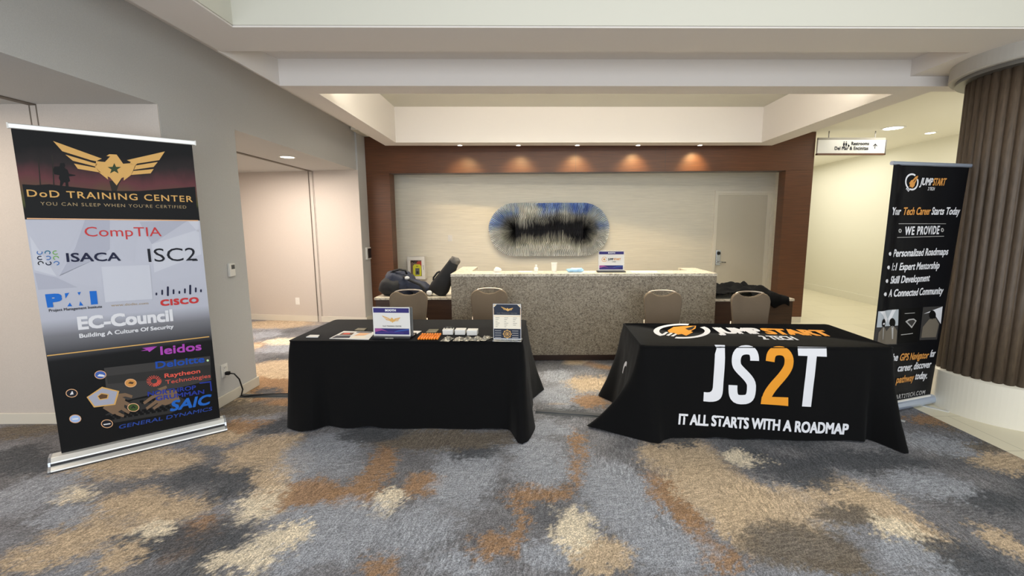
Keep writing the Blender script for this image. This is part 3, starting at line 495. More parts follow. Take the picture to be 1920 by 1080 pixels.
('p',[(0.5632,0.4817),(0.5396,0.4785),(0.5384,0.484),(0.5625,0.4851)],'ink_coral',5),
('p',[(0.5623,0.4881),(0.5379,0.493),(0.5382,0.4966),(0.5625,0.4903)],'ink_coral',5),
('p',[(0.5632,0.4932),(0.5403,0.505),(0.5424,0.5097),(0.5645,0.4961)],'ink_coral',5),
('p',[(0.5661,0.4984),(0.5472,0.5167),(0.5495,0.5191),(0.5675,0.4999)],'ink_coral',5),
('p',[(0.5697,0.5016),(0.5562,0.524),(0.5608,0.5262),(0.5725,0.5029)],'ink_coral',5),
('p',[(0.5752,0.5036),(0.569,0.5284),(0.5725,0.5288),(0.5773,0.5038)],'ink_coral',5),
('p',[(0.5803,0.5037),(0.5814,0.5283),(0.5867,0.5271),(0.5835,0.503)],'ink_coral',5),
('p',[(0.5863,0.5018),(0.5954,0.5237),(0.5987,0.5218),(0.5883,0.5007)],'ink_coral',5),
('p',[(0.5908,0.4987),(0.6063,0.5161),(0.6104,0.5119),(0.5933,0.4962)],'ink_coral',5),
('p',[(0.5951,0.4936),(0.6162,0.5041),(0.618,0.5007),(0.5962,0.4915)],'ink_coral',5),
('p',[(0.5974,0.4885),(0.6215,0.4918),(0.6227,0.4863),(0.5981,0.4852)],'ink_coral',5),
('t', 'NORTHROP', (0.5348, 0.3766), (0.8211, 0.3609), 0.0345, 'ink_ngblue', {'w': 0.07}),
('t', 'GRUMMAN', (0.5762, 0.3304), (0.8697, 0.3137), 0.0349, 'ink_ngblue', {'w': 0.07}),
('p',[(0.8464,0.4108),(0.9205,0.4069),(0.9208,0.3256),(0.9121,0.3255),(0.9127,0.3965),(0.8464,0.4009)],'ink_ngblue',5),
('t', 'SAIC', (0.6479, 0.225), (0.8946, 0.2182), 0.0825, 'ink_saic', {'w': 0.08, 'sh': 0.25}),
('t', 'GENERAL DYNAMICS', (0.3564, 0.1739), (0.9076, 0.1652), 0.0288, 'ink_gd', {'w': 0.04, 'sh': 0.2})]
EMBLEM=[
[(-0.4994,0.3978),(-0.063,0.2398),(-0.0906,0.2287),(-0.1127,0.2155),(-0.1624,0.2265),(-0.4166,0.3061)],
[(-0.389,0.2762),(-0.1481,0.2044),(-0.1017,0.1934),(-0.1182,0.1691),(-0.3227,0.221)],
[(-0.3116,0.1956),(-0.1182,0.158),(-0.0663,0.1138),(-0.2785,0.1492)],
[(-0.1127,0.2177),(-0.0354,0.2099),(0.0122,0.2597),(-0.0221,0.263),(0.0033,0.2796),(0.0696,0.2762),(0.1282,0.1934),(0.1912,0.1989),(0.2354,0.179),(0.2188,0.1381),(0.1967,0.0917),(0.1326,0.0431),(0.1337,0.074),(0.1138,0.0663),(0.0696,0.0),(0.0088,0.0718),(-0.011,0.0807),(-0.0066,0.0519),(-0.0851,0.1138),(-0.1238,0.1657)],
[(0.1613,0.2265),(0.5006,0.3039),(0.4508,0.2265),(0.2541,0.1956),(0.2354,0.179),(0.1856,0.1956),(0.1967,0.2099)],
[(0.2409,0.179),(0.4376,0.2099),(0.4011,0.1657),(0.2243,0.1403)],
[(0.2188,0.1293),(0.4011,0.147),(0.3735,0.1083),(0.1989,0.0939)]]
RBAN=[
('p',[(0.1971,1.885),(0.1903,1.8909),(0.1841,1.8975),(0.1786,1.9048),(0.174,1.9125),(0.1702,1.9207),(0.1674,1.9292),(0.1656,1.9377),(0.1647,1.9463),(0.165,1.9547),(0.1662,1.9628),(0.1684,1.9705),(0.1716,1.9777),(0.1757,1.9842),(0.1806,1.99),(0.1863,1.9949),(0.1927,1.9989),(0.1996,2.002),(0.207,2.004),(0.2148,2.0049),(0.2228,2.0047),(0.2308,2.0035),(0.2389,2.0012),(0.2468,1.9978),(0.2544,1.9935),(0.2492,1.9823),(0.2431,1.9858),(0.2368,1.9884),(0.2303,1.9903),(0.2239,1.9913),(0.2175,1.9914),(0.2113,1.9907),(0.2053,1.9891),(0.1998,1.9867),(0.1946,1.9835),(0.1901,1.9795),(0.1861,1.9749),(0.1829,1.9697),(0.1803,1.9639),(0.1785,1.9578),(0.1776,1.9513),(0.1774,1.9445),(0.1781,1.9377),(0.1795,1.9308),(0.1818,1.9241),(0.1848,1.9175),(0.1885,1.9113),(0.1929,1.9055),(0.1979,1.9002),(0.2033,1.8955)],'ink_white',2),
('p',[(0.2833,1.9617),(0.2863,1.9553),(0.2888,1.9488),(0.2907,1.9422),(0.2919,1.9356),(0.2926,1.9289),(0.2926,1.9223),(0.292,1.9159),(0.2908,1.9097),(0.289,1.9037),(0.2866,1.8981),(0.2836,1.8929),(0.2801,1.888),(0.2761,1.8837),(0.2716,1.8799),(0.2667,1.8766),(0.2614,1.874),(0.2558,1.8719),(0.25,1.8705),(0.2439,1.8697),(0.2377,1.8696),(0.2314,1.8702),(0.2251,1.8714),(0.2188,1.8732),(0.2126,1.8756),(0.2158,1.888),(0.2207,1.8861),(0.2257,1.8846),(0.2308,1.8837),(0.2358,1.8832),(0.2408,1.8833),(0.2456,1.8839),(0.2503,1.8851),(0.2548,1.8867),(0.259,1.8888),(0.2629,1.8915),(0.2665,1.8945),(0.2697,1.898),(0.2725,1.9018),(0.2749,1.906),(0.2768,1.9105),(0.2782,1.9153),(0.2792,1.9202),(0.2797,1.9254),(0.2797,1.9306),(0.2792,1.936),(0.2781,1.9413),(0.2767,1.9466),(0.2747,1.9518),(0.2723,1.9568)],'ink_white',2),
('p',[(0.1934,1.8996),(0.1993,1.895),(0.1856,1.8757),(0.1798,1.8804)],'ink_white',3),
('p',[(0.2031,1.8909),(0.209,1.8862),(0.1953,1.867),(0.1895,1.8717)],'ink_white',3),
('p',[(0.2129,1.8822),(0.2188,1.8775),(0.2051,1.8583),(0.1992,1.863)],'ink_white',3),
('p',[(0.2793,1.9873),(0.2553,1.98),(0.2316,1.9545),(0.2167,1.9495),(0.2019,1.9269),(0.2172,1.9292),(0.2124,1.9135),(0.2066,1.8998),(0.2243,1.9069),(0.2387,1.8969),(0.2374,1.8866),(0.2559,1.9073),(0.2572,1.9244),(0.2661,1.9449),(0.2732,1.962)],'ink_orange',3),
('p',[(0.2622,1.9666),(0.2479,1.9514),(0.2352,1.9342),(0.247,1.9392),(0.2584,1.9529)],'ink_black',4),
('t', 'JUMP', (0.3034, 1.9121), (0.444, 1.911), 0.0593, 'ink_white', {'w': 0.07, 'sh': 0.15}),
('t', 'START', (0.4498, 1.9111), (0.5986, 1.9132), 0.0597, 'ink_orange', {'w': 0.07, 'sh': 0.15}),
('t', '2 TECH', (0.3984, 1.8721), (0.4811, 1.872), 0.0258, 'ink_white', {'w': 0.05, 'sh': 0.15}),
('t', 'Your', (0.0215, 1.6719), (0.1534, 1.6718), 0.0615, 'ink_white', {'w': 0.07, 'sh': 0.12}),
('t', 'Tech Career', (0.1761, 1.6717), (0.4691, 1.6735), 0.0621, 'ink_orange', {'w': 0.06, 'sh': 0.12}),
('t', 'Starts Today', (0.4869, 1.6735), (0.811, 1.6731), 0.0623, 'ink_white', {'w': 0.06, 'sh': 0.12}),
('p',[(0.1509,1.6032),(0.6786,1.599),(0.6794,1.5957),(0.1516,1.599)],'ink_grey',2),
('p',[(0.1527,1.4912),(0.6795,1.4948),(0.6805,1.4904),(0.1535,1.487)],'ink_grey',2),
('t', 'WE PROVIDE', (0.2193, 1.5071), (0.6156, 1.5108), 0.0706, 'ink_white', {'w': 0.07, 'sp': 1.2}),
('p',[(0.1913,1.5433),(0.1906,1.5349),(0.1859,1.5288),(0.1783,1.5266),(0.17,1.5289),(0.1632,1.5352),(0.1596,1.5436),(0.1603,1.5519),(0.165,1.558),(0.1725,1.5602),(0.1808,1.5579),(0.1877,1.5517)],'ink_grey',2),
('p',[(0.1826,1.5433),(0.1814,1.5382),(0.1767,1.5361),(0.1712,1.5383),(0.1682,1.5435),(0.1694,1.5487),(0.1741,1.5508),(0.1796,1.5486)],'ink_black',3),
('p',[(0.6679,1.5449),(0.6677,1.5362),(0.6629,1.5299),(0.6549,1.5277),(0.6459,1.5301),(0.6382,1.5366),(0.634,1.5453),(0.6343,1.5539),(0.6391,1.5602),(0.647,1.5624),(0.656,1.5601),(0.6637,1.5536)],'ink_grey',2),
('p',[(0.6587,1.545),(0.6576,1.5397),(0.6527,1.5375),(0.6467,1.5398),(0.6432,1.5452),(0.6443,1.5505),(0.6492,1.5527),(0.6552,1.5504)],'ink_black',3),
('t', 'Personalized Roadmaps', (0.1252, 1.3289), (0.7525, 1.3316), 0.0628, 'ink_white', {'w': 0.06, 'sh': 0.1}),
('p',[(0.086,1.3564),(0.0851,1.3495),(0.0804,1.3441),(0.0728,1.3412),(0.0638,1.3415),(0.0552,1.3447),(0.0487,1.3504),(0.0456,1.3573),(0.0465,1.3642),(0.0512,1.3696),(0.0588,1.3725),(0.0678,1.3723),(0.0763,1.369),(0.0828,1.3633)],'ink_white',2),
('t', '1:1 Expert Mentorship', (0.1266, 1.2156), (0.6801, 1.2133), 0.0623, 'ink_white', {'w': 0.06, 'sh': 0.1}),
('p',[(0.087,1.2437),(0.0861,1.2368),(0.0813,1.2314),(0.0736,1.2285),(0.0645,1.2289),(0.0559,1.2322),(0.0493,1.238),(0.0462,1.245),(0.0471,1.2519),(0.0519,1.2573),(0.0595,1.2602),(0.0686,1.2599),(0.0772,1.2565),(0.0838,1.2508)],'ink_white',2),
('t', 'Skill Development', (0.1275, 1.1046), (0.5894, 1.1082), 0.0629, 'ink_white', {'w': 0.06, 'sh': 0.1}),
('p',[(0.0878,1.1311),(0.0869,1.1241),(0.0821,1.1187),(0.0743,1.1159),(0.0651,1.1163),(0.0564,1.1198),(0.0498,1.1257),(0.0466,1.1328),(0.0475,1.1398),(0.0523,1.1452),(0.0601,1.148),(0.0692,1.1476),(0.078,1.1441),(0.0846,1.1382)],'ink_white',2),
('t', 'A Connected Community', (0.124, 0.9921), (0.7718, 0.9874), 0.064, 'ink_white', {'w': 0.06, 'sh': 0.1}),
('p',[(0.0892,1.0202),(0.0881,1.0131),(0.0828,1.0076),(0.0742,1.0048),(0.0641,1.0053),(0.0545,1.009),(0.0473,1.0151),(0.0439,1.0225),(0.045,1.0296),(0.0503,1.035),(0.0589,1.0378),(0.0689,1.0373),(0.0785,1.0337),(0.0858,1.0275)],'ink_white',2),
('p',[(0.0102,0.8795),(0.265,0.8792),(0.3032,0.5652),(-0.0014,0.5862)],'ink_grey2',2),
('p',[(0.0102,0.8795),(0.265,0.8792),(0.2832,0.7371),(0.0125,0.7428)],'ink_photo',3),
('p',[(0.0197,0.8789),(0.0858,0.8789),(0.1501,0.8033),(0.1425,0.7685)],'ink_white',4),
('p',[(0.1911,0.8795),(0.2337,0.8797),(0.1759,0.7662),(0.1579,0.8027)],'ink_white',4),
('p',[(0.1229,0.7699),(0.1234,0.7577),(0.1205,0.7469),(0.1147,0.7385),(0.1063,0.7335),(0.0964,0.7323),(0.0859,0.735),(0.0757,0.7414),(0.067,0.7508),(0.0605,0.7622),(0.057,0.7746),(0.0566,0.7867),(0.0595,0.7975),(0.0653,0.8057),(0.0736,0.8108),(0.0834,0.812),(0.0938,0.8094),(0.104,0.8031),(0.1127,0.7938),(0.1193,0.7824)],'ink_black',5),
('p',[(0.077,0.745),(0.1121,0.7425),(0.1567,0.6966),(0.1646,0.5816),(0.0325,0.5903),(0.0327,0.6991)],'ink_taupe',4),
('p',[(0.0829,0.7446),(0.1062,0.7429),(0.1175,0.6286),(0.1056,0.6295)],'ink_grey',5),
('p',[(0.2447,0.7641),(0.2453,0.7517),(0.2425,0.7408),(0.2366,0.7324),(0.2282,0.7273),(0.2181,0.7261),(0.2073,0.7289),(0.1969,0.7353),(0.1879,0.7448),(0.1811,0.7563),(0.1773,0.7689),(0.1768,0.7812),(0.1796,0.792),(0.1855,0.8004),(0.1938,0.8054),(0.2038,0.8067),(0.2145,0.804),(0.2249,0.7977),(0.234,0.7883),(0.2408,0.7767)],'ink_black',5),
('p',[(0.1982,0.739),(0.2339,0.7364),(0.28,0.69),(0.2895,0.5736),(0.1546,0.5825),(0.1534,0.6926)],'ink_taupe',4),
('p',[(0.2041,0.7386),(0.228,0.7368),(0.2408,0.6212),(0.2287,0.6222)],'ink_grey',5),
('p',[(0.112,0.7665),(0.1087,0.7617),(0.0985,0.7594),(0.0853,0.7603),(0.0741,0.7642),(0.0692,0.7695),(0.0725,0.7742),(0.0826,0.7766),(0.0958,0.7756),(0.107,0.7718)],'ink_white',6),
('p',[(0.2939,0.8817),(0.5317,0.8817),(0.5575,0.5696),(0.3051,0.5766)],'ink_black',2),
('p',[(0.3591,0.7675),(0.3955,0.7866),(0.4558,0.7883),(0.4993,0.765),(0.4469,0.7019)],'ink_grey',3),
('p',[(0.3797,0.7646),(0.4077,0.7757),(0.452,0.777),(0.4792,0.7635),(0.4433,0.7196)],'ink_grey2',4),
('p',[(0.3307,0.6543),(0.4724,0.6576),(0.4736,0.6517),(0.3318,0.6484)],'ink_grey',3),
('p',[(0.3391,0.8405),(0.4593,0.84),(0.4602,0.8356),(0.34,0.8361)],'ink_grey',3),
('p',[(0.5648,0.8797),(0.8029,0.8773),(0.8055,0.571),(0.5821,0.5823)],'ink_grey2',2),
('p',[(0.5825,0.8176),(0.8037,0.8743),(0.818,0.713),(0.7344,0.7931),(0.6634,0.8271)],'ink_white',3),
('p',[(0.7369,0.8003),(0.738,0.7874),(0.735,0.7761),(0.7281,0.7674),(0.7181,0.7622),(0.706,0.761),(0.6929,0.7639),(0.6802,0.7707),(0.6691,0.7805),(0.6607,0.7926),(0.6558,0.8056),(0.6548,0.8183),(0.6579,0.8295),(0.6646,0.8382),(0.6745,0.8434),(0.6865,0.8447),(0.6994,0.8418),(0.7121,0.8352),(0.7232,0.8254),(0.7318,0.8134)],'ink_black',4),
('p',[(0.6664,0.7681),(0.7397,0.7705),(0.7917,0.7149),(0.782,0.5956),(0.5985,0.6032),(0.5982,0.6994)],'ink_taupe',4),
('t', 'the', (0.2367, 0.4212), (0.3307, 0.4191), 0.0675, 'ink_white', {'w': 0.06, 'sh': 0.1}),
('t', 'GPS Navigator', (0.3517, 0.417), (0.7308, 0.4016), 0.0654, 'ink_orange', {'w': 0.06, 'sh': 0.1}),
('t', 'for', (0.7461, 0.4108), (0.81, 0.4106), 0.0681, 'ink_white', {'w': 0.06, 'sh': 0.1}),
('t', 'career, discover', (0.3459, 0.3182), (0.7815, 0.3104), 0.0677, 'ink_white', {'w': 0.06, 'sh': 0.1}),
('t', 'pathway', (0.3498, 0.2116), (0.5786, 0.2087), 0.0664, 'ink_orange', {'w': 0.06, 'sh': 0.1}),
('t', 'today.', (0.5944, 0.216), (0.7574, 0.2078), 0.0685, 'ink_white', {'w': 0.06, 'sh': 0.1}),
('t', 'JUMPSTART2TECH.COM', (0.1834, 0.065), (0.7651, 0.0551), 0.0422, 'ink_grey', {'w': 0.06, 'sp': 1.2})]
TFRONT=[
('p',[(0.554,0.7345),(0.6334,0.7323),(0.6324,0.6389),(0.6309,0.5599),(0.629,0.4932),(0.6269,0.4362),(0.6247,0.3867),(0.6225,0.3616),(0.6173,0.3405),(0.6085,0.3235),(0.5955,0.3105),(0.5778,0.3012),(0.5549,0.2955),(0.5263,0.2935),(0.483,0.2973),(0.4835,0.3697),(0.4835,0.3697),(0.5088,0.3672),(0.5269,0.3693),(0.5391,0.3764),(0.5464,0.3889),(0.5499,0.4072),(0.5577,0.6656),(0.5713,0.7071)],'ink_white',1),
('p',[(0.8872,0.6158),(0.8863,0.6405),(0.8205,0.6386),(0.8211,0.6176)],'ink_white',1),
('p',[(0.8863,0.6405),(0.8826,0.6647),(0.8186,0.6522),(0.8205,0.6386)],'ink_white',1),
('p',[(0.8826,0.6647),(0.8743,0.6882),(0.8164,0.6589),(0.8186,0.6522)],'ink_white',1),
('p',[(0.8743,0.6882),(0.8588,0.7095),(0.8154,0.6605),(0.8164,0.6589)],'ink_white',1),
('p',[(0.8588,0.7095),(0.8371,0.7243),(0.8137,0.6616),(0.8154,0.6605)],'ink_white',1),
('p',[(0.8371,0.7243),(0.8131,0.7315),(0.8064,0.6636),(0.8137,0.6616)],'ink_white',1),
('p',[(0.8131,0.7315),(0.7865,0.7333),(0.7926,0.6646),(0.8064,0.6636)],'ink_white',1),
('p',[(0.7865,0.7333),(0.7564,0.7294),(0.7757,0.6626),(0.7926,0.6646)],'ink_white',1),
('p',[(0.7564,0.7294),(0.7297,0.718),(0.7656,0.6582),(0.7757,0.6626)],'ink_white',1),
('p',[(0.7297,0.718),(0.709,0.7002),(0.7592,0.6525),(0.7656,0.6582)],'ink_white',1),
('p',[(0.709,0.7002),(0.6949,0.6782),(0.7545,0.6449),(0.7592,0.6525)],'ink_white',1),
('p',[(0.6949,0.6782),(0.6869,0.6545),(0.7513,0.6349),(0.7545,0.6449)],'ink_white',1),
('p',[(0.6869,0.6545),(0.6836,0.6307),(0.7498,0.6231),(0.7513,0.6349)],'ink_white',1),
('p',[(0.6836,0.6307),(0.6841,0.6076),(0.7501,0.6103),(0.7498,0.6231)],'ink_white',1),
('p',[(0.6841,0.6076),(0.6875,0.5858),(0.7521,0.5981),(0.7501,0.6103)],'ink_white',1),
('p',[(0.6875,0.5858),(0.6949,0.5625),(0.7538,0.5911),(0.7521,0.5981)],'ink_white',1),
('p',[(0.6949,0.5625),(0.7088,0.5413),(0.7592,0.5836),(0.7538,0.5911)],'ink_white',1),
('p',[(0.7088,0.5413),(0.7244,0.5235),(0.7705,0.5709),(0.7592,0.5836)],'ink_white',1),
('p',[(0.7244,0.5235),(0.7412,0.5065),(0.7855,0.5559),(0.7705,0.5709)],'ink_white',1),
('p',[(0.7412,0.5065),(0.7582,0.4899),(0.8026,0.5391),(0.7855,0.5559)],'ink_white',1),
('p',[(0.7582,0.4899),(0.7742,0.4735),(0.8205,0.5208),(0.8026,0.5391)],'ink_white',1),
('p',[(0.7742,0.4735),(0.7879,0.4579),(0.838,0.5008),(0.8205,0.5208)],'ink_white',1),
('p',[(0.7879,0.4579),(0.798,0.4438),(0.8537,0.4786),(0.838,0.5008)],'ink_white',1),
('p',[(0.798,0.4438),(0.8036,0.4325),(0.8661,0.4529),(0.8537,0.4786)],'ink_white',1),
('p',[(0.8036,0.4325),(0.8054,0.4232),(0.8719,0.4249),(0.8661,0.4529)],'ink_white',1),
('p',[(0.8054,0.4232),(0.8054,0.396),(0.8721,0.3891),(0.8719,0.4249)],'ink_white',1),
('p',[(0.8054,0.396),(0.8036,0.3756),(0.8695,0.3602),(0.8721,0.3891)],'ink_white',1),
('p',[(0.8036,0.3756),(0.8006,0.3632),(0.8634,0.3352),(0.8695,0.3602)],'ink_white',1),
('p',[(0.8006,0.3632),(0.7978,0.3576),(0.8525,0.3136),(0.8634,0.3352)],'ink_white',1),
('p',[(0.7978,0.3576),(0.7959,0.3557),(0.8364,0.297),(0.8525,0.3136)],'ink_white',1),
('p',[(0.7959,0.3557),(0.7926,0.3542),(0.8175,0.2871),(0.8364,0.297)],'ink_white',1),
('p',[(0.7926,0.3542),(0.7853,0.3526),(0.7986,0.2825),(0.8175,0.2871)],'ink_white',1),
('p',[(0.7853,0.3526),(0.7734,0.3516),(0.7803,0.2808),(0.7986,0.2825)],'ink_white',1),
('p',[(0.7734,0.3516),(0.7599,0.3512),(0.7599,0.2804),(0.7803,0.2808)],'ink_white',1),
('p',[(0.7599,0.3512),(0.7461,0.3527),(0.7332,0.2839),(0.7599,0.2804)],'ink_white',1),
('p',[(0.7461,0.3527),(0.7416,0.3546),(0.7071,0.2958),(0.7332,0.2839)],'ink_white',1),
('p',[(0.7416,0.3546),(0.7404,0.356),(0.6865,0.3168),(0.7071,0.2958)],'ink_white',1),
('p',[(0.7404,0.356),(0.7379,0.3618),(0.6745,0.3424),(0.6865,0.3168)],'ink_white',1),
('p',[(0.7379,0.3618),(0.7351,0.3756),(0.6688,0.3692),(0.6745,0.3424)],'ink_white',1),
('p',[(0.7351,0.3756),(0.7335,0.3969),(0.6667,0.3977),(0.6688,0.3692)],'ink_white',1),
('p',[(0.7335,0.3969),(0.7333,0.4253),(0.6665,0.4285),(0.6667,0.3977)],'ink_white',1),
('p',[(1.0034,0.6067),(1.005,0.6273),(0.9398,0.6415),(0.9376,0.6173)],'ink_amber',1),
('p',[(1.005,0.6273),(1.0077,0.6409),(0.9447,0.6651),(0.9398,0.6415)],'ink_amber',1),
('p',[(1.0077,0.6409),(1.0109,0.6489),(0.9537,0.6869),(0.9447,0.6651)],'ink_amber',1),
('p',[(1.0109,0.6489),(1.0139,0.6529),(0.9686,0.7057),(0.9537,0.6869)],'ink_amber',1),
('p',[(1.0139,0.6529),(1.0183,0.6557),(0.9886,0.719),(0.9686,0.7057)],'ink_amber',1),
('p',[(1.0183,0.6557),(1.0271,0.6583),(1.0118,0.726),(0.9886,0.719)],'ink_amber',1),
('p',[(1.0271,0.6583),(1.0414,0.6595),(1.0379,0.7281),(1.0118,0.726)],'ink_amber',1),
('p',[(1.0414,0.6595),(1.0545,0.658),(1.0645,0.7249),(1.0379,0.7281)],'ink_amber',1),
('p',[(1.0545,0.658),(1.0624,0.6551),(1.0888,0.7158),(1.0645,0.7249)],'ink_amber',1),
('p',[(1.0624,0.6551),(1.067,0.6517),(1.1095,0.7007),(1.0888,0.7158)],'ink_amber',1),
('p',[(1.067,0.6517),(1.0705,0.6471),(1.1251,0.6813),(1.1095,0.7007)],'ink_amber',1),
('p',[(1.0705,0.6471),(1.0737,0.64),(1.1352,0.6599),(1.1251,0.6813)],'ink_amber',1),
('p',[(1.0737,0.64),(1.0762,0.63),(1.1409,0.6378),(1.1352,0.6599)],'ink_amber',1),
('p',[(1.0762,0.63),(1.0775,0.6173),(1.1433,0.6158),(1.1409,0.6378)],'ink_amber',1),
('p',[(1.0775,0.6173),(1.0773,0.6028),(1.1431,0.594),(1.1433,0.6158)],'ink_amber',1),
('p',[(1.0773,0.6028),(1.0763,0.59),(1.1406,0.5698),(1.1431,0.594)],'ink_amber',1),
('p',[(1.0763,0.59),(1.0715,0.5765),(1.1319,0.5441),(1.1406,0.5698)],'ink_amber',1),
('p',[(1.0715,0.5765),(1.0624,0.559),(1.1194,0.5198),(1.1319,0.5441)],'ink_amber',1),
('p',[(1.0624,0.559),(1.0494,0.5391),(1.104,0.4959),(1.1194,0.5198)],'ink_amber',1),
('p',[(1.0494,0.5391),(1.0336,0.5173),(1.0868,0.472),(1.104,0.4959)],'ink_amber',1),
('p',[(1.0336,0.5173),(1.0159,0.4942),(1.0685,0.4481),(1.0868,0.472)],'ink_amber',1),
('p',[(1.0159,0.4942),(0.9972,0.4701),(1.0501,0.4241),(1.0685,0.4481)],'ink_amber',1),
('p',[(0.9972,0.4701),(0.9785,0.4452),(1.0324,0.4004),(1.0501,0.4241)],'ink_amber',1),
('p',[(0.9785,0.4452),(0.9607,0.4195),(1.0163,0.3772),(1.0324,0.4004)],'ink_amber',1),
('p',[(0.9607,0.4195),(0.9446,0.3931),(1.0028,0.355),(1.0163,0.3772)],'ink_amber',1),
('p',[(0.9446,0.3931),(0.9312,0.3656),(0.9928,0.3344),(1.0028,0.355)],'ink_amber',1),
('p',[(0.9312,0.3656),(0.9227,0.3398),(0.986,0.3131),(0.9928,0.3344)],'ink_amber',1),
('p',[(0.9187,0.3402),(1.116,0.3366),(1.1183,0.2701),(0.9118,0.2834)],'ink_amber',2),
('p',[(1.1748,0.7235),(1.3888,0.7209),(1.3883,0.651),(1.315,0.6532),(1.2875,0.2663),(1.2195,0.2698),(1.2469,0.6555),(1.1773,0.6577)],'ink_white',1),
('t', 'IT ALL STARTS WITH A ROADMAP', (0.295, 0.1141), (1.5655, 0.0525), 0.0866, 'ink_white', {'w': 0.08})]
TTOP=[
('p',[(0.2236,0.3093),(0.2138,0.33),(0.2068,0.3537),(0.2028,0.3786),(0.2007,0.4055),(0.2016,0.4326),(0.2054,0.4617),(0.2112,0.491),(0.221,0.5214),(0.2328,0.5509),(0.2476,0.5805),(0.2655,0.6093),(0.2853,0.6371),(0.3073,0.664),(0.3313,0.689),(0.3574,0.7111),(0.3846,0.7312),(0.4129,0.7494),(0.4423,0.7636),(0.4719,0.7748),(0.5006,0.783),(0.5294,0.7872),(0.5575,0.7873),(0.5846,0.7844),(0.6099,0.7784),(0.5774,0.7161),(0.5571,0.7212),(0.536,0.7234),(0.514,0.7235),(0.4912,0.7196),(0.4684,0.7136),(0.4447,0.7047),(0.4222,0.6937),(0.3997,0.6798),(0.3783,0.6639),(0.357,0.646),(0.3378,0.6272),(0.3206,0.6065),(0.3045,0.5839),(0.2904,0.5613),(0.2784,0.5378),(0.2683,0.5143),(0.2603,0.49),(0.2552,0.4668),(0.2512,0.4436),(0.2501,0.4205),(0.252,0.3996),(0.2548,0.3797),(0.2605,0.3609),(0.2683,0.3432)],'ink_white',1),
('p',[(0.7113,0.6705),(0.7174,0.6457),(0.7215,0.6178),(0.7216,0.5898),(0.7188,0.5607),(0.713,0.5314),(0.7052,0.5021),(0.6943,0.4736),(0.6815,0.4451),(0.6656,0.4164),(0.6487,0.3907),(0.6297,0.3649),(0.6086,0.341),(0.5865,0.3191),(0.5633,0.2991),(0.539,0.2811),(0.5146,0.2661),(0.4892,0.2521),(0.4645,0.2421),(0.4389,0.233),(0.4141,0.228),(0.3892,0.224),(0.3652,0.224),(0.3421,0.2261),(0.3209,0.2312),(0.3459,0.2793),(0.3641,0.275),(0.3822,0.2738),(0.4022,0.2736),(0.4221,0.2764),(0.4419,0.2812),(0.4627,0.288),(0.4833,0.2969),(0.5029,0.3077),(0.5234,0.3205),(0.5428,0.3353),(0.5612,0.3511),(0.5785,0.3688),(0.5957,0.3885),(0.6109,0.4092),(0.624,0.4307),(0.6361,0.4522),(0.6472,0.4757),(0.6553,0.499),(0.6613,0.5223),(0.6654,0.5455),(0.6674,0.5686),(0.6665,0.5906),(0.6637,0.6125),(0.6588,0.6323)],'ink_white',1),
('p',[(0.3386,0.5092),(0.4289,0.651),(0.5257,0.6819),(0.6471,0.6999),(0.6038,0.584),(0.5269,0.4808),(0.5392,0.4483),(0.4404,0.3202),(0.4218,0.3815),(0.3839,0.3559),(0.3693,0.4184),(0.3298,0.4308)],'ink_amber',2),
('p',[(0.5118,0.5823),(0.613,0.6765),(0.6313,0.6702),(0.5614,0.5423),(0.5216,0.5136)],'ink_black',3),
('p',[(0.3097,0.456),(0.3272,0.4437),(0.2636,0.334),(0.2439,0.3522)],'ink_white',2),
('p',[(0.341,0.4242),(0.3586,0.4119),(0.2956,0.3103),(0.2769,0.3285)],'ink_white',2),
('p',[(0.3713,0.3934),(0.3888,0.3811),(0.3266,0.2875),(0.3079,0.3048)],'ink_white',2),
('t', 'JUMP', (0.731, 0.408), (1.1303, 0.3853), 0.229, 'ink_white', {'w': 0.1}),
('t', 'START', (1.1393, 0.3856), (1.6584, 0.3187), 0.2261, 'ink_amber', {'w': 0.1}),
('t', '2 TECH', (1.0215, 0.2047), (1.2924, 0.1887), 0.1294, 'ink_white', {'w': 0.08})]
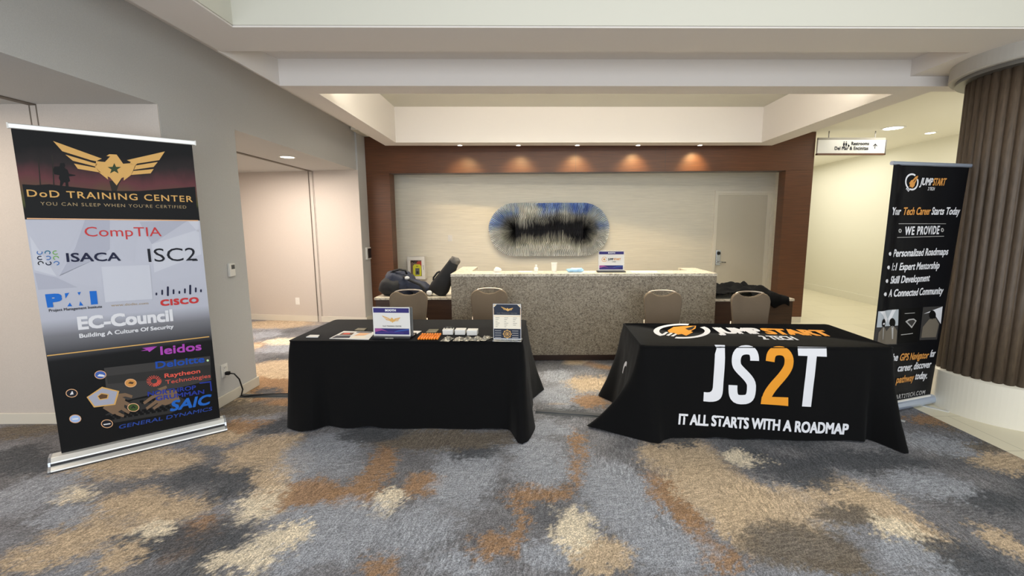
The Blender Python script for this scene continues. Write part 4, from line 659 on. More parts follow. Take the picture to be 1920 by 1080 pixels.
CARPET=[
(-2.75,2.91,0.35,0.17,'T'),
(-2.82,2.55,0.12,0.07,'C'),
(-2.37,2.45,0.21,0.13,'T'),
(-2.42,2.04,0.19,0.07,'T'),
(-2.34,2.2,0.2,0.08,'T'),
(-2.06,2.38,0.15,0.12,'T'),
(-1.78,2.15,0.13,0.14,'B'),
(-1.88,2.66,0.12,0.25,'D'),
(-2.17,2.76,0.21,0.1,'D'),
(-1.95,2.11,0.21,0.12,'D'),
(-1.64,2.12,0.15,0.17,'D'),
(-1.59,2.47,0.13,0.13,'C'),
(-2.05,2.21,0.09,0.06,'C'),
(-1.94,3.09,0.2,0.22,'T'),
(-1.68,2.81,0.11,0.25,'T'),
(-1.35,2.55,0.2,0.14,'B'),
(-1.12,2.52,0.14,0.12,'B'),
(-0.69,2.62,0.14,0.13,'B'),
(-1.04,2.8,0.08,0.39,'B'),
(-0.88,2.46,0.08,0.1,'C'),
(-1.52,3.06,0.25,0.29,'L'),
(-1.06,2.21,0.27,0.25,'L'),
(-0.41,2.71,0.21,0.32,'L'),
(-0.7,3.23,0.57,0.16,'G'),
(-0.41,3.03,0.19,0.09,'D'),
(-0.72,1.95,0.11,0.1,'B'),
(-0.19,2.09,0.12,0.09,'B'),
(-1.34,2.16,0.12,0.07,'C'),
(-1.41,1.99,0.13,0.08,'C'),
(-2.06,2.0,0.09,0.09,'T'),
(-3.46,2.92,0.22,0.14,'D'),
(-3.08,2.55,0.2,0.22,'L'),
(-2.66,2.36,0.18,0.1,'L'),
(-1.24,3.32,0.25,0.14,'D'),
(-1.14,1.99,0.13,0.09,'L'),
(-0.61,2.19,0.2,0.21,'L'),
(-0.35,1.95,0.15,0.07,'L'),
(1.09,2.98,0.23,0.24,'T'),
(1.16,2.54,0.26,0.29,'T'),
(1.43,2.39,0.23,0.21,'T'),
(1.85,2.51,0.15,0.12,'T'),
(1.13,2.21,0.09,0.18,'T'),
(2.04,2.31,0.14,0.3,'T'),
(1.98,2.15,0.08,0.12,'C'),
(1.51,2.92,0.1,0.09,'C'),
(1.79,2.3,0.16,0.11,'G'),
(1.38,2.06,0.27,0.18,'G'),
(0.84,2.46,0.08,0.29,'B'),
(0.88,2.17,0.07,0.19,'B'),
(0.96,1.95,0.1,0.09,'B'),
(0.36,3.15,0.05,0.26,'B'),
(0.28,2.77,0.06,0.17,'B'),
(0.08,2.53,0.16,0.1,'B'),
(-0.07,2.3,0.04,0.23,'B'),
(0.54,2.56,0.23,0.35,'L'),
(0.66,2.06,0.22,0.21,'L'),
(0.06,2.85,0.18,0.26,'L'),
(0.26,2.17,0.09,0.15,'C'),
(0.36,1.99,0.11,0.1,'T'),
(1.8,2.75,0.22,0.19,'D'),
(2.32,2.88,0.48,0.13,'D'),
(2.74,2.42,0.19,0.11,'D'),
(2.13,1.96,0.18,0.14,'D'),
(1.08,3.18,0.16,0.08,'D'),
(2.51,2.58,0.28,0.13,'L'),
(3.27,2.83,0.18,0.12,'T'),
(2.46,2.05,0.07,0.15,'T'),
(0.02,3.1,0.2,0.16,'L'),
(0.09,2.01,0.13,0.11,'L'),
(1.9,1.96,0.13,0.1,'L'),
(2.01,3.24,0.33,0.13,'D'),
(3.09,3.14,0.28,0.17,'L'),
(3.47,3.4,0.17,0.08,'G'),
(3.38,3.06,0.16,0.08,'G'),
(3.34,3.5,0.13,0.08,'B'),
(1.46,1.92,0.15,0.07,'G'),
(-4.29,7.41,0.54,0.3,'T'),
(-4.02,6.64,0.25,0.21,'L'),
(-3.56,6.25,0.23,0.18,'C'),
(-3.4,5.83,0.29,0.21,'L'),
(-3.01,5.03,0.25,0.28,'T'),
(-2.65,4.49,0.17,0.16,'B'),
(-2.77,3.99,0.15,0.1,'G'),
(-2.63,4.26,0.11,0.12,'D'),
(-2.5,3.8,0.29,0.14,'G'),
(-2.42,3.34,0.17,0.13,'T'),
(-2.35,3.48,0.18,0.12,'B'),
(-2.08,3.48,0.13,0.14,'D'),
(0.27,4.7,0.18,0.21,'L'),
(0.64,4.44,0.22,0.19,'T'),
(0.19,4.15,0.16,0.17,'L'),
(0.58,3.98,0.15,0.16,'B'),
(0.31,3.71,0.19,0.11,'D'),
(0.07,3.45,0.17,0.14,'L'),
(0.28,3.39,0.09,0.1,'L'),
(-4.09,3.41,0.26,0.11,'G'),
(-3.74,3.06,0.19,0.12,'D'),
(-3.13,2.71,0.17,0.09,'L')]
BLANK=[
[(0.3795,1.3555),(0.6347,1.3534),(0.6292,1.1027),(0.3764,1.1056)]]

# ================================================================== THE SETTING
def jag(x, y, s, o): return noise.noise(Vector((x*s + o, y*s - o, o)))
PILE = dict(T=(178, 158, 132), C=(208, 195, 172), B=(142, 113, 86), D=(76, 78, 82), G=(106, 97, 86), L=(142, 145, 152))
PILE = {k: [lin(c) for c in v] for k, v in PILE.items()}
BASE = [lin(c) for c in (112, 111, 114)]
def pile_colour(x, y, blobs):
    jx = _rj.gauss(0, .022); jy = _rj.gauss(0, .022)
    wx = x + jx + .07*jag(x, y, 3, 1) + .05*jag(x, y, 9, 5) + .06*jag(x, y, 26, 3) + .03*jag(x, y, 70, 2); wy = y + jy + .07*jag(x, y, 3, 11) + .05*jag(x, y, 9, 15) + .06*jag(x, y, 26, 13) + .03*jag(x, y, 70, 12)
    n = jag(x, y, 1.1, 30) + .5*jag(x, y, 4, 40)
    c = list(BASE)
    k = max(-1, min(1, n*1.3)); t = PILE['L'] if k > 0 else PILE['D']; k = abs(k)
    c = [c[i]*(1-k) + t[i]*k for i in range(3)]
    if y > 3.9 or x < -3.4 or y < 1.7:
        n2 = jag(x, y, .8, 70) + .5*jag(x, y, 3, 77)
        if n2 > .1:
            k = min(1, (n2 - .1)*6); t = PILE['T'] if jag(x, y, 1.5, 90) > -.1 else PILE['B']; c = [c[i]*(1-k) + t[i]*k for i in range(3)]
    for bx, by, rx, ry, cl in blobs:
        kk = 1.28 if cl in 'TC' else 1.12; dx = (wx - bx)/(rx*kk); dy = (wy - by)/(ry*kk)
        if abs(dx) > 1.2 or abs(dy) > 1.2: continue
        d = 1 - dx*dx - dy*dy
        if d > -.35:
            k = min(1, (d + .35)/1.0); k = k*k*(3-2*k)*.92; t = PILE[cl]; c = [c[i]*(1-k) + t[i]*k for i in range(3)]
    j = 1 + .08*jag(x, y, 60, 8) + _rj.uniform(-.10, .10)
    return [max(0, v*j) for v in c] + [1]
_rj = random.Random(4)
def carpet():
    X0, X1 = -6.0, 3.46
    ys = [-2.5, 0, 1.2, 1.6]; y = 1.6
    while y < 8.9: y += .012 if y < 4.4 else .03; ys.append(y)
    nx = 720; xs = [X0 + (X1 - X0)*i/nx for i in range(nx + 1)]
    verts = [(x, yy, 0) for yy in ys for x in xs]; n = nx + 1
    faces = [(j*n+i, j*n+i+1, (j+1)*n+i+1, (j+1)*n+i) for j in range(len(ys)-1) for i in range(nx)]
    me = bpy.data.meshes.new('floor'); me.from_pydata(verts, [], faces); me.materials.append(MATS['carpet'])
    a = me.attributes.new('pile', 'FLOAT_COLOR', 'POINT'); 
    cols = []
    for yy in ys:
        bl = [b for b in CARPET if abs(yy - b[1]) < b[3]*1.6 + .25]
        for x in xs: cols += pile_colour(x, yy, bl)
    a.data.foreach_set('color', cols)
    o = bpy.data.objects.new('floor', me); COL.objects.link(o); return o
struct(carpet(), 'patterned grey, tan and brown carpet in front of the tables')
g = G().use('tile_cream'); g.face([(3.46, -2.5, 0), (10, -2.5, 0), (10, 16, 0), (3.46, 16, 0)]); struct(g.build('floor'), 'cream stone tile floor of the corridor at right')

XL = -2.83
# left wall: pier between the two recesses, header over them, short piece beyond the far recess
g = G().use('wallpaper_grey')
g.prism([(-5.3, 3.56), (XL, 3.56), (XL, 4.44), (-5.3, 4.44)], 0, 2.555)
g.prism([(-5.3, -2.5), (XL, -2.5), (XL, 7.45), (-5.3, 7.87)], 2.555, 3.3)
g.prism([(-5.5, 7.9), (-2.80, 7.45), (-2.78, 7.82), (-2.78, 8.6), (-5.5, 8.6)], 0, 3.3)
g.build('wall_left'); struct(bpy.data.objects['wall_left'], 'grey papered wall with two recesses at left')
g = G().use('wallpaper_pink'); g.box(-5.3, XL-.002, 3.553, 3.561, 0, 2.555); g.prism([(-5.3, 7.862), (-2.803, 7.4425), (-2.803, 7.46), (-5.3, 7.88)], 0, 2.555); g.box(-5.5, -5.3, -2.5, 8.6, 0, 3.3); struct(g.build('wall_recess'))
# folding wall tracks: strip up the side wall, slot along the recess ceiling
g = G().use('wallpaper_pink'); g.box(-3.66, -3.615, 7.572, 7.63, 0, 2.55); g.use('seam_dark')
for x in (-3.68, -3.662, -3.613, -3.595): g.box(x-.003, x+.003, 7.575, 7.63, 0, 2.553)
g.box(-3.665, -3.61, 4.4, 7.63, 2.545, 2.556)
struct(g.build('trim_1'), 'folding wall track in the far recess')
g = G().use('seam_dark')
for x in (-3.798, -3.747): g.box(x-.005, x+.005, 3.552, 3.562, 0, 2.553)
g.box(-3.80, -3.745, -2.5, 3.56, 2.545, 2.556)
struct(g.build('trim_2'), 'folding wall track in the near recess')
# baseboards
g = G().use('paint_trim')
for q in ((XL, XL+.016, 3.545, 4.455),): g.box(q[0], q[1], q[2], q[3], 0, .095)
g.box(-5.3, XL+.016, 3.544, 3.56, 0, .095)
g.build('baseboard_left', bevel=.004); struct(bpy.data.objects['baseboard_left'])
g = G().use('paint_trim'); g.prism([(-5.3, 7.85), (-2.784, 7.435), (-2.764, 7.80), (-2.80, 7.80), (-2.81, 7.46), (-5.3, 7.88)], 0, .10); struct(g.build('baseboard_recess'))

# ceiling: lowered soffits round two coffers
g = G().use('paint_soffit')
ZS = 2.988
g.box(-2.42, 9.5, 3.28, 3.70, ZS, 3.2)                       # beam in front of the near coffer
g.box(-2.42, -2.04, -2.5, 3.28, ZS, 3.2)
g.box(3.50, 9.5, 3.70, 4.26, ZS, 3.2)

for q in ([(-2.42, 3.70, ZS), (-2.27, 4.262, 2.9), (-2.27, 4.262, 3.2), (-2.42, 3.70, 3.2)], [(-2.432, 3.70, ZS), (-2.42, 3.70, ZS), (-2.42, 3.70, 3.2), (-2.432, 3.70, 3.2)], [(-2.432, 3.70, ZS), (-2.282, 4.262, 2.9), (-2.27, 4.262, 2.9), (-2.42, 3.70, ZS)], [(-2.432, 3.70, ZS), (-2.432, 3.70, 3.2), (-2.282, 4.262, 3.2), (-2.282, 4.262, 2.9)]): g.face(q)
g.box(-2.42, 3.50, 3.70, 4.26, 3.132, 3.25)
g.box(5.2, 9.5, -2.5, 3.28, ZS, 3.2)
struct(g.build('ceiling'), 'soffit beams round the near ceiling coffer')
g = G().use('paint_soffit')
g.box(-2.27, 3.85, 4.26, 4.50, 2.9, 3.5); g.box(-2.27, -2.03, 4.50, 7.24, 2.9, 3.5); g.box(3.55, 3.85, 4.50, 7.24, 2.9, 3.5); g.box(-2.03, 3.55, 6.98, 7.24, 2.9, 3.5)
g.box(3.85, 9.5, 4.26, 4.42, 2.9, 3.2)
struct(g.build('ceiling'), 'dropped soffit frame round the far ceiling coffer')
g = G().use('paint_coffer'); g.box(-2.27, 3.85, 4.26, 7.24, 3.42, 3.5); struct(g.build('ceiling'), 'cream top of the far ceiling coffer')
g = G().use('paint_coffer')
g.box(-2.12, -2.032, -2.5, 3.36, 3.0, 4.3); g.box(-2.05, 5.21, 3.272, 3.36, 3.0, 4.3); g.box(5.19, 5.3, -2.5, 3.36, 3.0, 4.3); g.box(-2.12, 5.3, -2.5, 3.36, 4.3, 4.4)
struct(g.build('ceiling'), 'cream sides and top of the near ceiling coffer')
g = G().use('paint_ceiling_corridor'); g.box(3.85, 9.5, 4.42, 16, 3.14, 3.3); g.box(-2.8, 3.85, 7.24, 8.6, 3.14, 3.3); struct(g.build('ceiling'), 'pale flat ceiling over the corridor')
g = G().use('paint_soffit'); g.box(-5.5, -2.27, -2.5, 8.6, 3.2, 3.3); struct(g.build('ceiling'), 'strip of ceiling beside the left wall')

# wood portal, back wall and corridor
PA = math.atan2(7.36 - 7.75, 7.40); PM = Matrix.Translation((-2.78, 7.75, 0)) @ Matrix.Rotation(PA, 4, 'Z'); PL = math.hypot(7.40, .39)
g = G().use('wood_mahogany')
g.box(0, PL, 0, .22, 2.535, 3.135, PM); g.box(0, .40, 0, .22, .10, 2.533, PM); g.box(6.975, PL, 0, .22, .10, 2.533, PM)
g.use('wood_dark'); g.box(.405, 6.97, .004, .21, 2.528, 2.536, PM)
for u in (3.55, 5.02): g.box(u, u+.006, -.001, .01, 2.535, 3.135, PM)
struct(g.build('trim_3'), 'dark mahogany portal framing the reception alcove')
g = G().use('paint_trim'); g.box(6.86, PL-.01, -.004, .22, 0, .10, PM); g.box(0, .40, .0, .22, 0, .10, PM); struct(g.build('baseboard_back'))
YB = 8.35
g = G().use('wallpaper_ribbed'); g.box(-2.8, 4.75, YB, YB+.15, 0, 3.2); struct(g.build('wall_back'), 'cream ribbed wallpaper wall behind the counter')
g = G().use('wallpaper_ribbed'); g.box(4.55, 4.61, 7.48, 16, 0, 3.2); struct(g.build('wall_corridor'))
g = G().use('wallpaper_grey'); g.box(-2.95, -2.78, 7.9, 8.4, 0, 3.2); struct(g.build('wall_alcove'))
g = G().use('plastic_white'); g.box(-2.3, 4.5, 7.93, 7.95, 2.74, 3.14); struct(g.build('trim_4'), 'unseen lip added behind the wood lintel to keep light off the upper wall')  # hidden blocker added to cut the counter wash at a straight line
g = G().use('paint_corridor'); g.prism([(6.95, -2.5), (7.15, -2.5), (7.55, 16), (7.5, 16), (7.16, 9.0), (7.10, 4.0)], 0, 3.2); g.prism([(4.6, 13.5), (7.5, 13.5), (7.5, 13.6), (4.6, 13.6)], 0, 3.2)
struct(g.build('wall_right'), 'pale corridor wall')
g = G().use('paint_corridor'); g.prism([(7.085, 4.0), (7.12, 4.0), (7.18, 9.0), (7.40, 13.5), (7.36, 13.5), (7.142, 9.0)], 0, .16); struct(g.build('baseboard_right'))

# door in the back wall
dr = thing('door_1', 'plain cream door with lever handle in the back wall', 'door', (4.0, YB, 0)); dr['kind'] = 'structure'
g = G().use('paint_frame'); g.box(3.44, 3.50, YB-.03, YB+.02, 0, 2.285); g.box(4.50, 4.56, YB-.03, YB+.02, 0, 2.285); g.box(3.50, 4.50, YB-.03, YB+.02, 2.235, 2.285); g.box(4.43, 4.50, YB-.012, YB+.02, 0, 2.235); g.box(3.50, 4.43, YB-.012, YB+.02, 2.21, 2.235)
g.build('door_frame', dr, bevel=.004)
g = G().use('paint_door'); g.box(3.505, 4.425, YB-.006, YB+.03, .01, 2.205); g.build('door_panel', dr, bevel=.003)
g = G().use('steel_bright'); g.box(3.515, 3.60, YB-.03, YB-.006, .90, 1.19); lk = g.build('lock_plate', dr, bevel=.006)
g = G().use('plastic_black'); g.prism([(3.557 + .033*math.cos(k*PI/10), 1.13 + .033*math.sin(k*PI/10)) for k in range(20)], -(YB-.028), -(YB-.04), Matrix.Rotation(PI/2, 4, 'X')); g.build('card_reader', lk)
g = G().use('steel_bright'); g.tube([(3.55, YB-.03, .965), (3.55, YB-.075, .965), (3.57, YB-.08, .965), (3.68, YB-.08, .962)], .012); g.build('door_handle', lk, smooth=True)

# round fluted column
cl = thing('column', 'large round fluted brown wood column at far right', 'column', (4.21, 3.74, 0)); cl['kind'] = 'structure'
g = G().use('wood_column'); NF = 44; SEG = 10
def rib(k): return -.026 + .026*abs(math.sin(PI*((k % SEG)/SEG)))**.6
g.lathe([(.495, .345), (.495, 1.0), (.495, 2.0), (.495, 2.90)], (4.21, 3.74, 0), NF*SEG, rib); g.build('fluted_shaft', cl, smooth=True)
g = G().use('column_base_paint'); g.lathe([(.52, 0), (.52, .335), (.50, .345), (.47, .35)], (4.21, 3.74, 0), 96); g.build('plinth', cl, smooth=False)
g = G().use('ring_paint'); g.lathe([(.50, 2.87), (.60, 2.87), (.61, 2.88), (.61, 2.99)], (4.21, 3.74, 0), 96); g.build('cap_ring', cl)
g = G().use('steel_grey'); g.lathe([(.47, 2.84), (.565, 2.84), (.565, 2.87)], (4.21, 3.74, 0), 96); g.build('shadow_ring', cl)

# ================================================================== LIGHT FITTINGS
def downlight(loc, r, label, group, power, ang, glow='lamp_glow', col=(1, .70, .32), tilt=(0, 0, 0)):
    t = thing('downlight', label, 'ceiling light', loc, 0, group)
    x, y, z = loc
    g = G().use('plastic_white')
    n = 28; rings = []
    for rr, zz in ((r*1.22, 0), (r*1.22, -.006), (r, -.008), (r*.96, -.002)):
        rings.append([g.bm.verts.new((x + rr*math.cos(k*2*PI/n), y + rr*math.sin(k*2*PI/n), z + zz)) for k in range(n)])
    for a, b in zip(rings, rings[1:]):
        for k in range(n): g.bm.faces.new((a[k], a[(k+1) % n], b[(k+1) % n], b[k]))
    g.build('trim_ring', t)
    g = G().use(glow); g.lathe([(r*.95, -.003), (r*.95, -.001)], loc, 24); g.build('lens', t)
    if power: spot('downlight_beam', (x, y, z - .02), power, ang, 1.0, col, .03, tilt)
    return t
ords = ['leftmost', 'second from left', 'middle', 'second from right', 'rightmost']
for i, x in enumerate((-1.091, -.174, .754, 1.71, 2.686)):
    downlight((x, 7.19, 2.9), .036, 'small recessed soffit light, %s of the five over the wood lintel' % ords[i], 'soffit lights over the lintel', 34, 86, tilt=(math.radians(40), 0, 0))
downlight((5.66, 7.11, 3.14), .13, 'large round corridor ceiling light beside the hanging sign', 'corridor ceiling lights', 0, 0)
downlight((6.56, 7.46, 3.14), .07, 'smaller round corridor ceiling light nearer the column', 'corridor ceiling lights', 0, 0)
t = downlight((-3.22, 6.10, 2.555), .085, 'round ceiling light in the far wall recess', None, 45, 130, col=(1, .88, .74))
for i, x in enumerate((-1.2, .0, 1.3, 2.6)): spot('coffer_spot', (x, 5.75, 3.36), 55, 95, .5, (1, .86, .62), .05)

# ================================================================== BACK WALL THINGS
def art():
    cx, cz, hl, hh = .36, 1.575, 1.12, .49
    sl = hl - hh; per = 4*sl + 2*PI*hh; N = 340; T = 26
    g = G().use('art_paper'); rows = []; cols = []
    for i in range(N):
        s = per*i/N
        if s < 2*sl: e = Vector((-sl + s, hh)); sp = Vector((e.x, 0))
        elif s < 2*sl + PI*hh: a = PI/2 - (s - 2*sl)/hh; e = Vector((sl + hh*math.cos(a), hh*math.sin(a))); sp = Vector((sl, 0))
        elif s < 4*sl + PI*hh: e = Vector((sl - (s - 2*sl - PI*hh), -hh)); sp = Vector((e.x, 0))
        else: a = -PI/2 - (s - 4*sl - PI*hh)/hh; e = Vector((-sl + hh*math.cos(a), hh*math.sin(a))); sp = Vector((-sl, 0))
        e *= 1 + .012*noise.noise(Vector((s*3, 1, 0))); d = (e - sp); tg = Vector((-d.y, d.x)).normalized()
        vals = []
        for j in range(T):
            t = j/(T-1); p = sp + d*t
            p = p + tg*(.028*noise.noise(Vector((s*2.2, t*7, 3))) + .012*noise.noise(Vector((s*9, t*14, 5))))*min(1, t*3)
            up = i % 2
            depth = .05 + .03*(1-t) + (.075*min(1, .35 + t*1.2)*(1 - .45*max(0, t-.8)/.2) if up else 0) + .012*noise.noise(Vector((s*6, t*5, 8)))
            vals.append(g.bm.verts.new((cx + p.x, YB - depth, cz + p.y)))
            n1 = noise.noise(Vector((s*4.5, t*1.5, 9))); n2 = noise.noise(Vector((s*1.6, 0, 4)))
            edge = .58 + .07*math.cos(e.x*9 + .6)*(1 if abs(e.x) < sl else .3) + .20*n2 + .12*n1 + .24*noise.noise(Vector((i*.63, 3, 3)))
            dark = max(0, min(1, (edge + .06 - t)/.46))
            up_k = max(0, min(1, p.y/.16 + .5 + .25*n1))
            if up_k > 0:
                blue = max(0, min(1, (noise.noise(Vector((s*2.1, t*1.2, 21))) + .30)*2.0))*max(0, min(1, (t - .34)*3.5))*(.75 + .5*abs(noise.noise(Vector((i*.8, 1, 7)))))
                c = [.74, .78, .78]; b_ = [.14, .28, .72] if noise.noise(Vector((s*7, t, 2))) < .1 else [.36, .50, .86]
                c = [c[k]*(1-blue) + b_[k]*blue for k in range(3)]
                if abs(p.x) > sl: q = min(1, (abs(p.x) - sl)*3); c = [c[k]*(1-q*.5) + [.42, .52, .72][k]*q*.5 for k in range(3)]
                c = [c[k]*up_k + [.86, .88, .82][k]*(1-up_k) for k in range(3)]
            else: c = [.86, .88, .82]
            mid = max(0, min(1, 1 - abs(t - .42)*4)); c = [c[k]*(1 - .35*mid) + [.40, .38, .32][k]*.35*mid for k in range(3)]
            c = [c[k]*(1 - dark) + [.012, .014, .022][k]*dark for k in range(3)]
            k_ = (.98 + .5*abs(noise.noise(Vector((i*.77, t*2.2, 2))))*1.6) * (1.15 if up else .72); c = [min(.92, q*k_) for q in c]; cols.append(c + [1])  # pleat shading put into the colour: ridges lightened, valleys darkened
        rows.append(vals)
    for i in range(N):
        for j in range(T-1): g.bm.faces.new((rows[i][j], rows[(i+1) % N][j], rows[(i+1) % N][j+1], rows[i][j+1]))
    root = thing('wall_sculpture', 'long oval pleated wall sculpture in blue, black and cream', 'wall art', (cx, YB, cz))
    o = g.build('pleated_fan', root)
    a = o.data.attributes.new('dye_shade', 'FLOAT_COLOR', 'POINT'); a.data.foreach_set('color', [v for c in cols for v in c])
    g = G().use('plastic_black'); g.box(cx-.8, cx+.8, YB-.05, YB, cz-.06, cz+.06); g.build('mounting_bar', root)
art()
# defibrillator cabinet
ad = thing('defibrillator_cabinet', 'white wall cabinet with a yellow defibrillator behind its window', 'cabinet', (-2.09, YB, .67))
g = G().use('plastic_white')
x0, x1, z0, z1, yf = -2.265, -1.945, .668, 1.09, YB-.16
g.box(x0, x1, yf+.02, YB, z0, z1); g.build('case', ad, bevel=.01)
g = G().use('plastic_white'); g.box(x0, x1, yf, yf+.02, z0, z0+.055); g.box(x0, x1, yf, yf+.02, z1-.07, z1); g.box(x0, x0+.055, yf, yf+.02, z0+.055, z1-.07); g.box(x1-.06, x1, yf, yf+.02, z0+.055, z1-.07)
d = g.build('door', ad, bevel=.004)
g = G().use('steel_bright'); g.box(x1-.032, x1-.02, yf-.006, yf+.004, .85, .93); g.build('latch', d)
g = G().use('aed_panel'); g.box(x0+.05, x1-.055, yf+.012, yf+.019, z0+.05, z1-.065); g.use('aed_red'); g.box(x0+.17, x1-.06, yf+.011, yf+.013, .90, 1.0); g.use('ink_black')
print_on(g, [('t', 'AED', (.012, .31), (.13, .31), .05, 'ink_black', dict(w=.1))], plane_map((x0+.055, yf+.0105, z0-.0), (1, 0, 0), (0, 0, 1)))
g.build('backing_card', ad)
g = G().use('aed_yellow'); g.prism([(x0+.10, z0+.06), (x1-.07, z0+.06), (x1-.065, .90), (x1-.09, .945), (x0+.125, .945), (x0+.10, .91)], -(yf+.012), -(yf-.0), Matrix.Rotation(PI/2, 4, 'X')); g.use('plastic_grey'); g.box(x0+.145, x1-.10, yf-.006, yf+.002, .755, .875); g.use('plastic_black'); g.box(x0+.165, x1-.12, yf-.008, yf-.004, .775, .82); g.box(x0+.16, x0+.20, yf-.003, yf+.002, .905, .915)
g.build('defibrillator', ad, bevel=.006)
def plate(name, label, cat, o, u, w, h, mname, d=.008):
    t = thing(name, label, cat, o, 0)
    return t
sw = thing('light_switch', 'white light switch on the cream wall left of the sculpture', 'light switch', (-1.49, YB, 1.42))
g = G().use('plastic_white'); g.box(-1.53, -1.45, YB-.008, YB, 1.365, 1.48); d = g.build('cover_plate', sw, bevel=.003)
g = G().use('plastic_white'); g.box(-1.505, -1.475, YB-.014, YB-.006, 1.395, 1.45); g.build('rocker', d, bevel=.003)
# things on the left wall
th = thing('thermostat', 'pale wall thermostat on the grey pier', 'thermostat', (XL, 4.19, 1.23))
g = G().use('plastic_white'); g.box(XL, XL+.022, 4.155, 4.235, 1.165, 1.29); d = g.build('case', th, bevel=.005)
g = G().use('plastic_grey'); g.box(XL+.021, XL+.024, 4.18, 4.225, 1.235, 1.275); g.build('display', d)
ol = thing('power_outlet', 'white power outlet low on the grey pier with a black plug in it', 'outlet', (XL, 3.98, .32))
g = G().use('plastic_white'); g.box(XL, XL+.008, 3.935, 4.02, .255, .375); d = g.build('cover_plate', ol, bevel=.003)
for z in (.29, .34):
    g = G().use('plastic_white'); g.box(XL+.007, XL+.012, 3.955, 4.0, z-.018, z+.018); g.use('seam_dark'); g.box(XL+.0115, XL+.0125, 3.966, 3.969, z-.006, z+.010); g.box(XL+.0115, XL+.0125, 3.986, 3.989, z-.006, z+.010); g.build('socket', d)
cd = thing('extension_cord', 'black power cord running from the outlet down to the floor', 'cord', (XL+.03, 3.98, 0))
g = G().use('rubber_black'); g.box(XL+.012, XL+.05, 3.962, 3.994, .272, .304); g.build('plug', cd, bevel=.006)
g = G().use('rubber_black'); g.tube([(XL+.045, 3.978, .288), (XL+.085, 3.985, .280), (XL+.11, 4.01, .22), (XL+.10, 4.06, .10), (XL+.06, 4.09, .03), (XL+.08, 4.11, .014), (XL+.16, 4.13, .018), (XL+.33, 4.145, .022), (XL+.6, 4.15, .022), (XL+.80, 4.15, .02)], .0062, 8); g.build('cable', cd, smooth=True)
cc = thing('cable_cover', 'flat dark grey floor cable cover running behind the tables', 'cable cover', (-.9, 3.95, 0))
g = G().use('cable_cover')
def strip(pts, w):
    for a, b in zip(pts, pts[1:]):
        a = Vector(a); b = Vector(b); d = (b-a).normalized(); n = Vector((-d.y, d.x))
        M = Matrix.Translation((a.x, a.y, 0)) @ Matrix.Rotation(math.atan2(d.y, d.x), 4, 'Z')
        g.prism([(-.01, -w), ((b-a).length, -w), ((b-a).length, w), (-.01, w)], 0, .003, M); g.prism([(-.01, -w*.55), ((b-a).length, -w*.55), ((b-a).length, w*.55), (-.01, w*.55)], .003, .012, M)
strip([(-2.80, 4.15), (-2.0, 4.145)], .045); g.build('ramp', cc); g = G().use('cable_cover'); strip([(.06, 3.745), (.62, 3.64)], .045); g.build('ramp', cc)
pn = thing('wall_panel', 'black touch screen in a white frame on the wall edge beside the wood', 'touch panel', (-2.79, 7.72, 1.18))
g = G().use('plastic_white'); g.box(-2.80, -2.765, 7.57, 7.80, 1.08, 1.285); g.build('frame', pn, bevel=.004)
g = G().use('screen_black'); g.box(-2.768, -2.762, 7.60, 7.785, 1.10, 1.265); g.build('screen', pn)
ro = thing('power_outlet', 'white power outlet low on the far recess wall', 'outlet', (-4.05, 7.66, .35)); ang = math.atan2(7.45-7.9, 2.7)
RM = Matrix.Translation((-4.05, 7.658, .355)) @ Matrix.Rotation(ang, 4, 'Z')
g = G().use('plastic_white'); g.box(-.04, .04, -.008, .01, -.062, .062, RM); d = g.build('cover_plate', ro, bevel=.003)
for z in (-.025, .025):
    g = G().use('plastic_white'); g.box(-.02, .02, -.012, 0, z-.018, z+.018, RM); g.build('socket', d)

# hanging sign
hs = thing('hanging_sign', 'white restroom direction sign hanging from the corridor ceiling', 'sign', (5.18, 7.33, 2.76))
g = G().use('plastic_white'); g.box(4.63, 5.72, 7.31, 7.345, 2.79, 3.0); 
P_ = lambda x, z: (x, z)
its = [('t', 'Restrooms', (.54, .125), (.825, .127), .055, 'ink_dark', dict(w=.07, sp=1.05)), ('t', 'Del Mar & Encinitas', (.275, .052), (.82, .053), .055, 'ink_dark', dict(w=.07, sp=1.05)),
  ('p', [(.919, .07), (.931, .07), (.931, .142), (.919, .142)], 'ink_dark', 4), ('p', [(.925, .155), (.888, .115), (.896, .106), (.925, .138)], 'ink_dark', 5), ('p', [(.925, .155), (.925, .138), (.954, .106), (.962, .115)], 'ink_dark', 6)]
for x in (.425, .462):
    its += [('p', [(x-.006 + .009*math.cos(k*.7), .176 + .009*math.sin(k*.7)) for k in range(9)], 'ink_dark', 4), ('p', [(x-.018, .162), (x+.006, .162), (x+.010, .13), (x+.001, .118), (x+.001, .098), (x-.012, .098), (x-.012, .118), (x-.02, .13)], 'ink_dark', 4)]
its += [('p', [(.495 + r*math.cos(k*.4), .116 + r*math.sin(k*.4)) for r, ks in ((.017, range(-6, 7)), (.012, range(6, -7, -1))) for k in ks], 'ink_dark', 4), ('p', [(.490, .15), (.497, .15), (.499, .13), (.51, .128), (.51, .123), (.492, .12)], 'ink_dark', 4)]
print_on(g, its, plane_map((4.63, 7.3095, 2.79), (1, 0, 0), (0, 0, 1)))
g.build('sign_panel', hs)
g = G().use('wood_mahogany'); g.box(4.63, 5.73, 7.30, 7.355, 2.765, 2.79); g.use('steel_grey'); g.box(5.72, 5.732, 7.30, 7.355, 2.765, 3.0); g.build('sign_frame', hs)
g = G().use('shade_grey'); g.box(4.63, 5.72, 7.315, 7.34, 3.0, 3.035); g.build('top_rail', hs)
for x in (4.8, 5.55):
    g = G().use('steel_grey'); g.box(x, x+.012, 7.322, 7.332, 3.035, 3.14); g.build('hanger', hs)

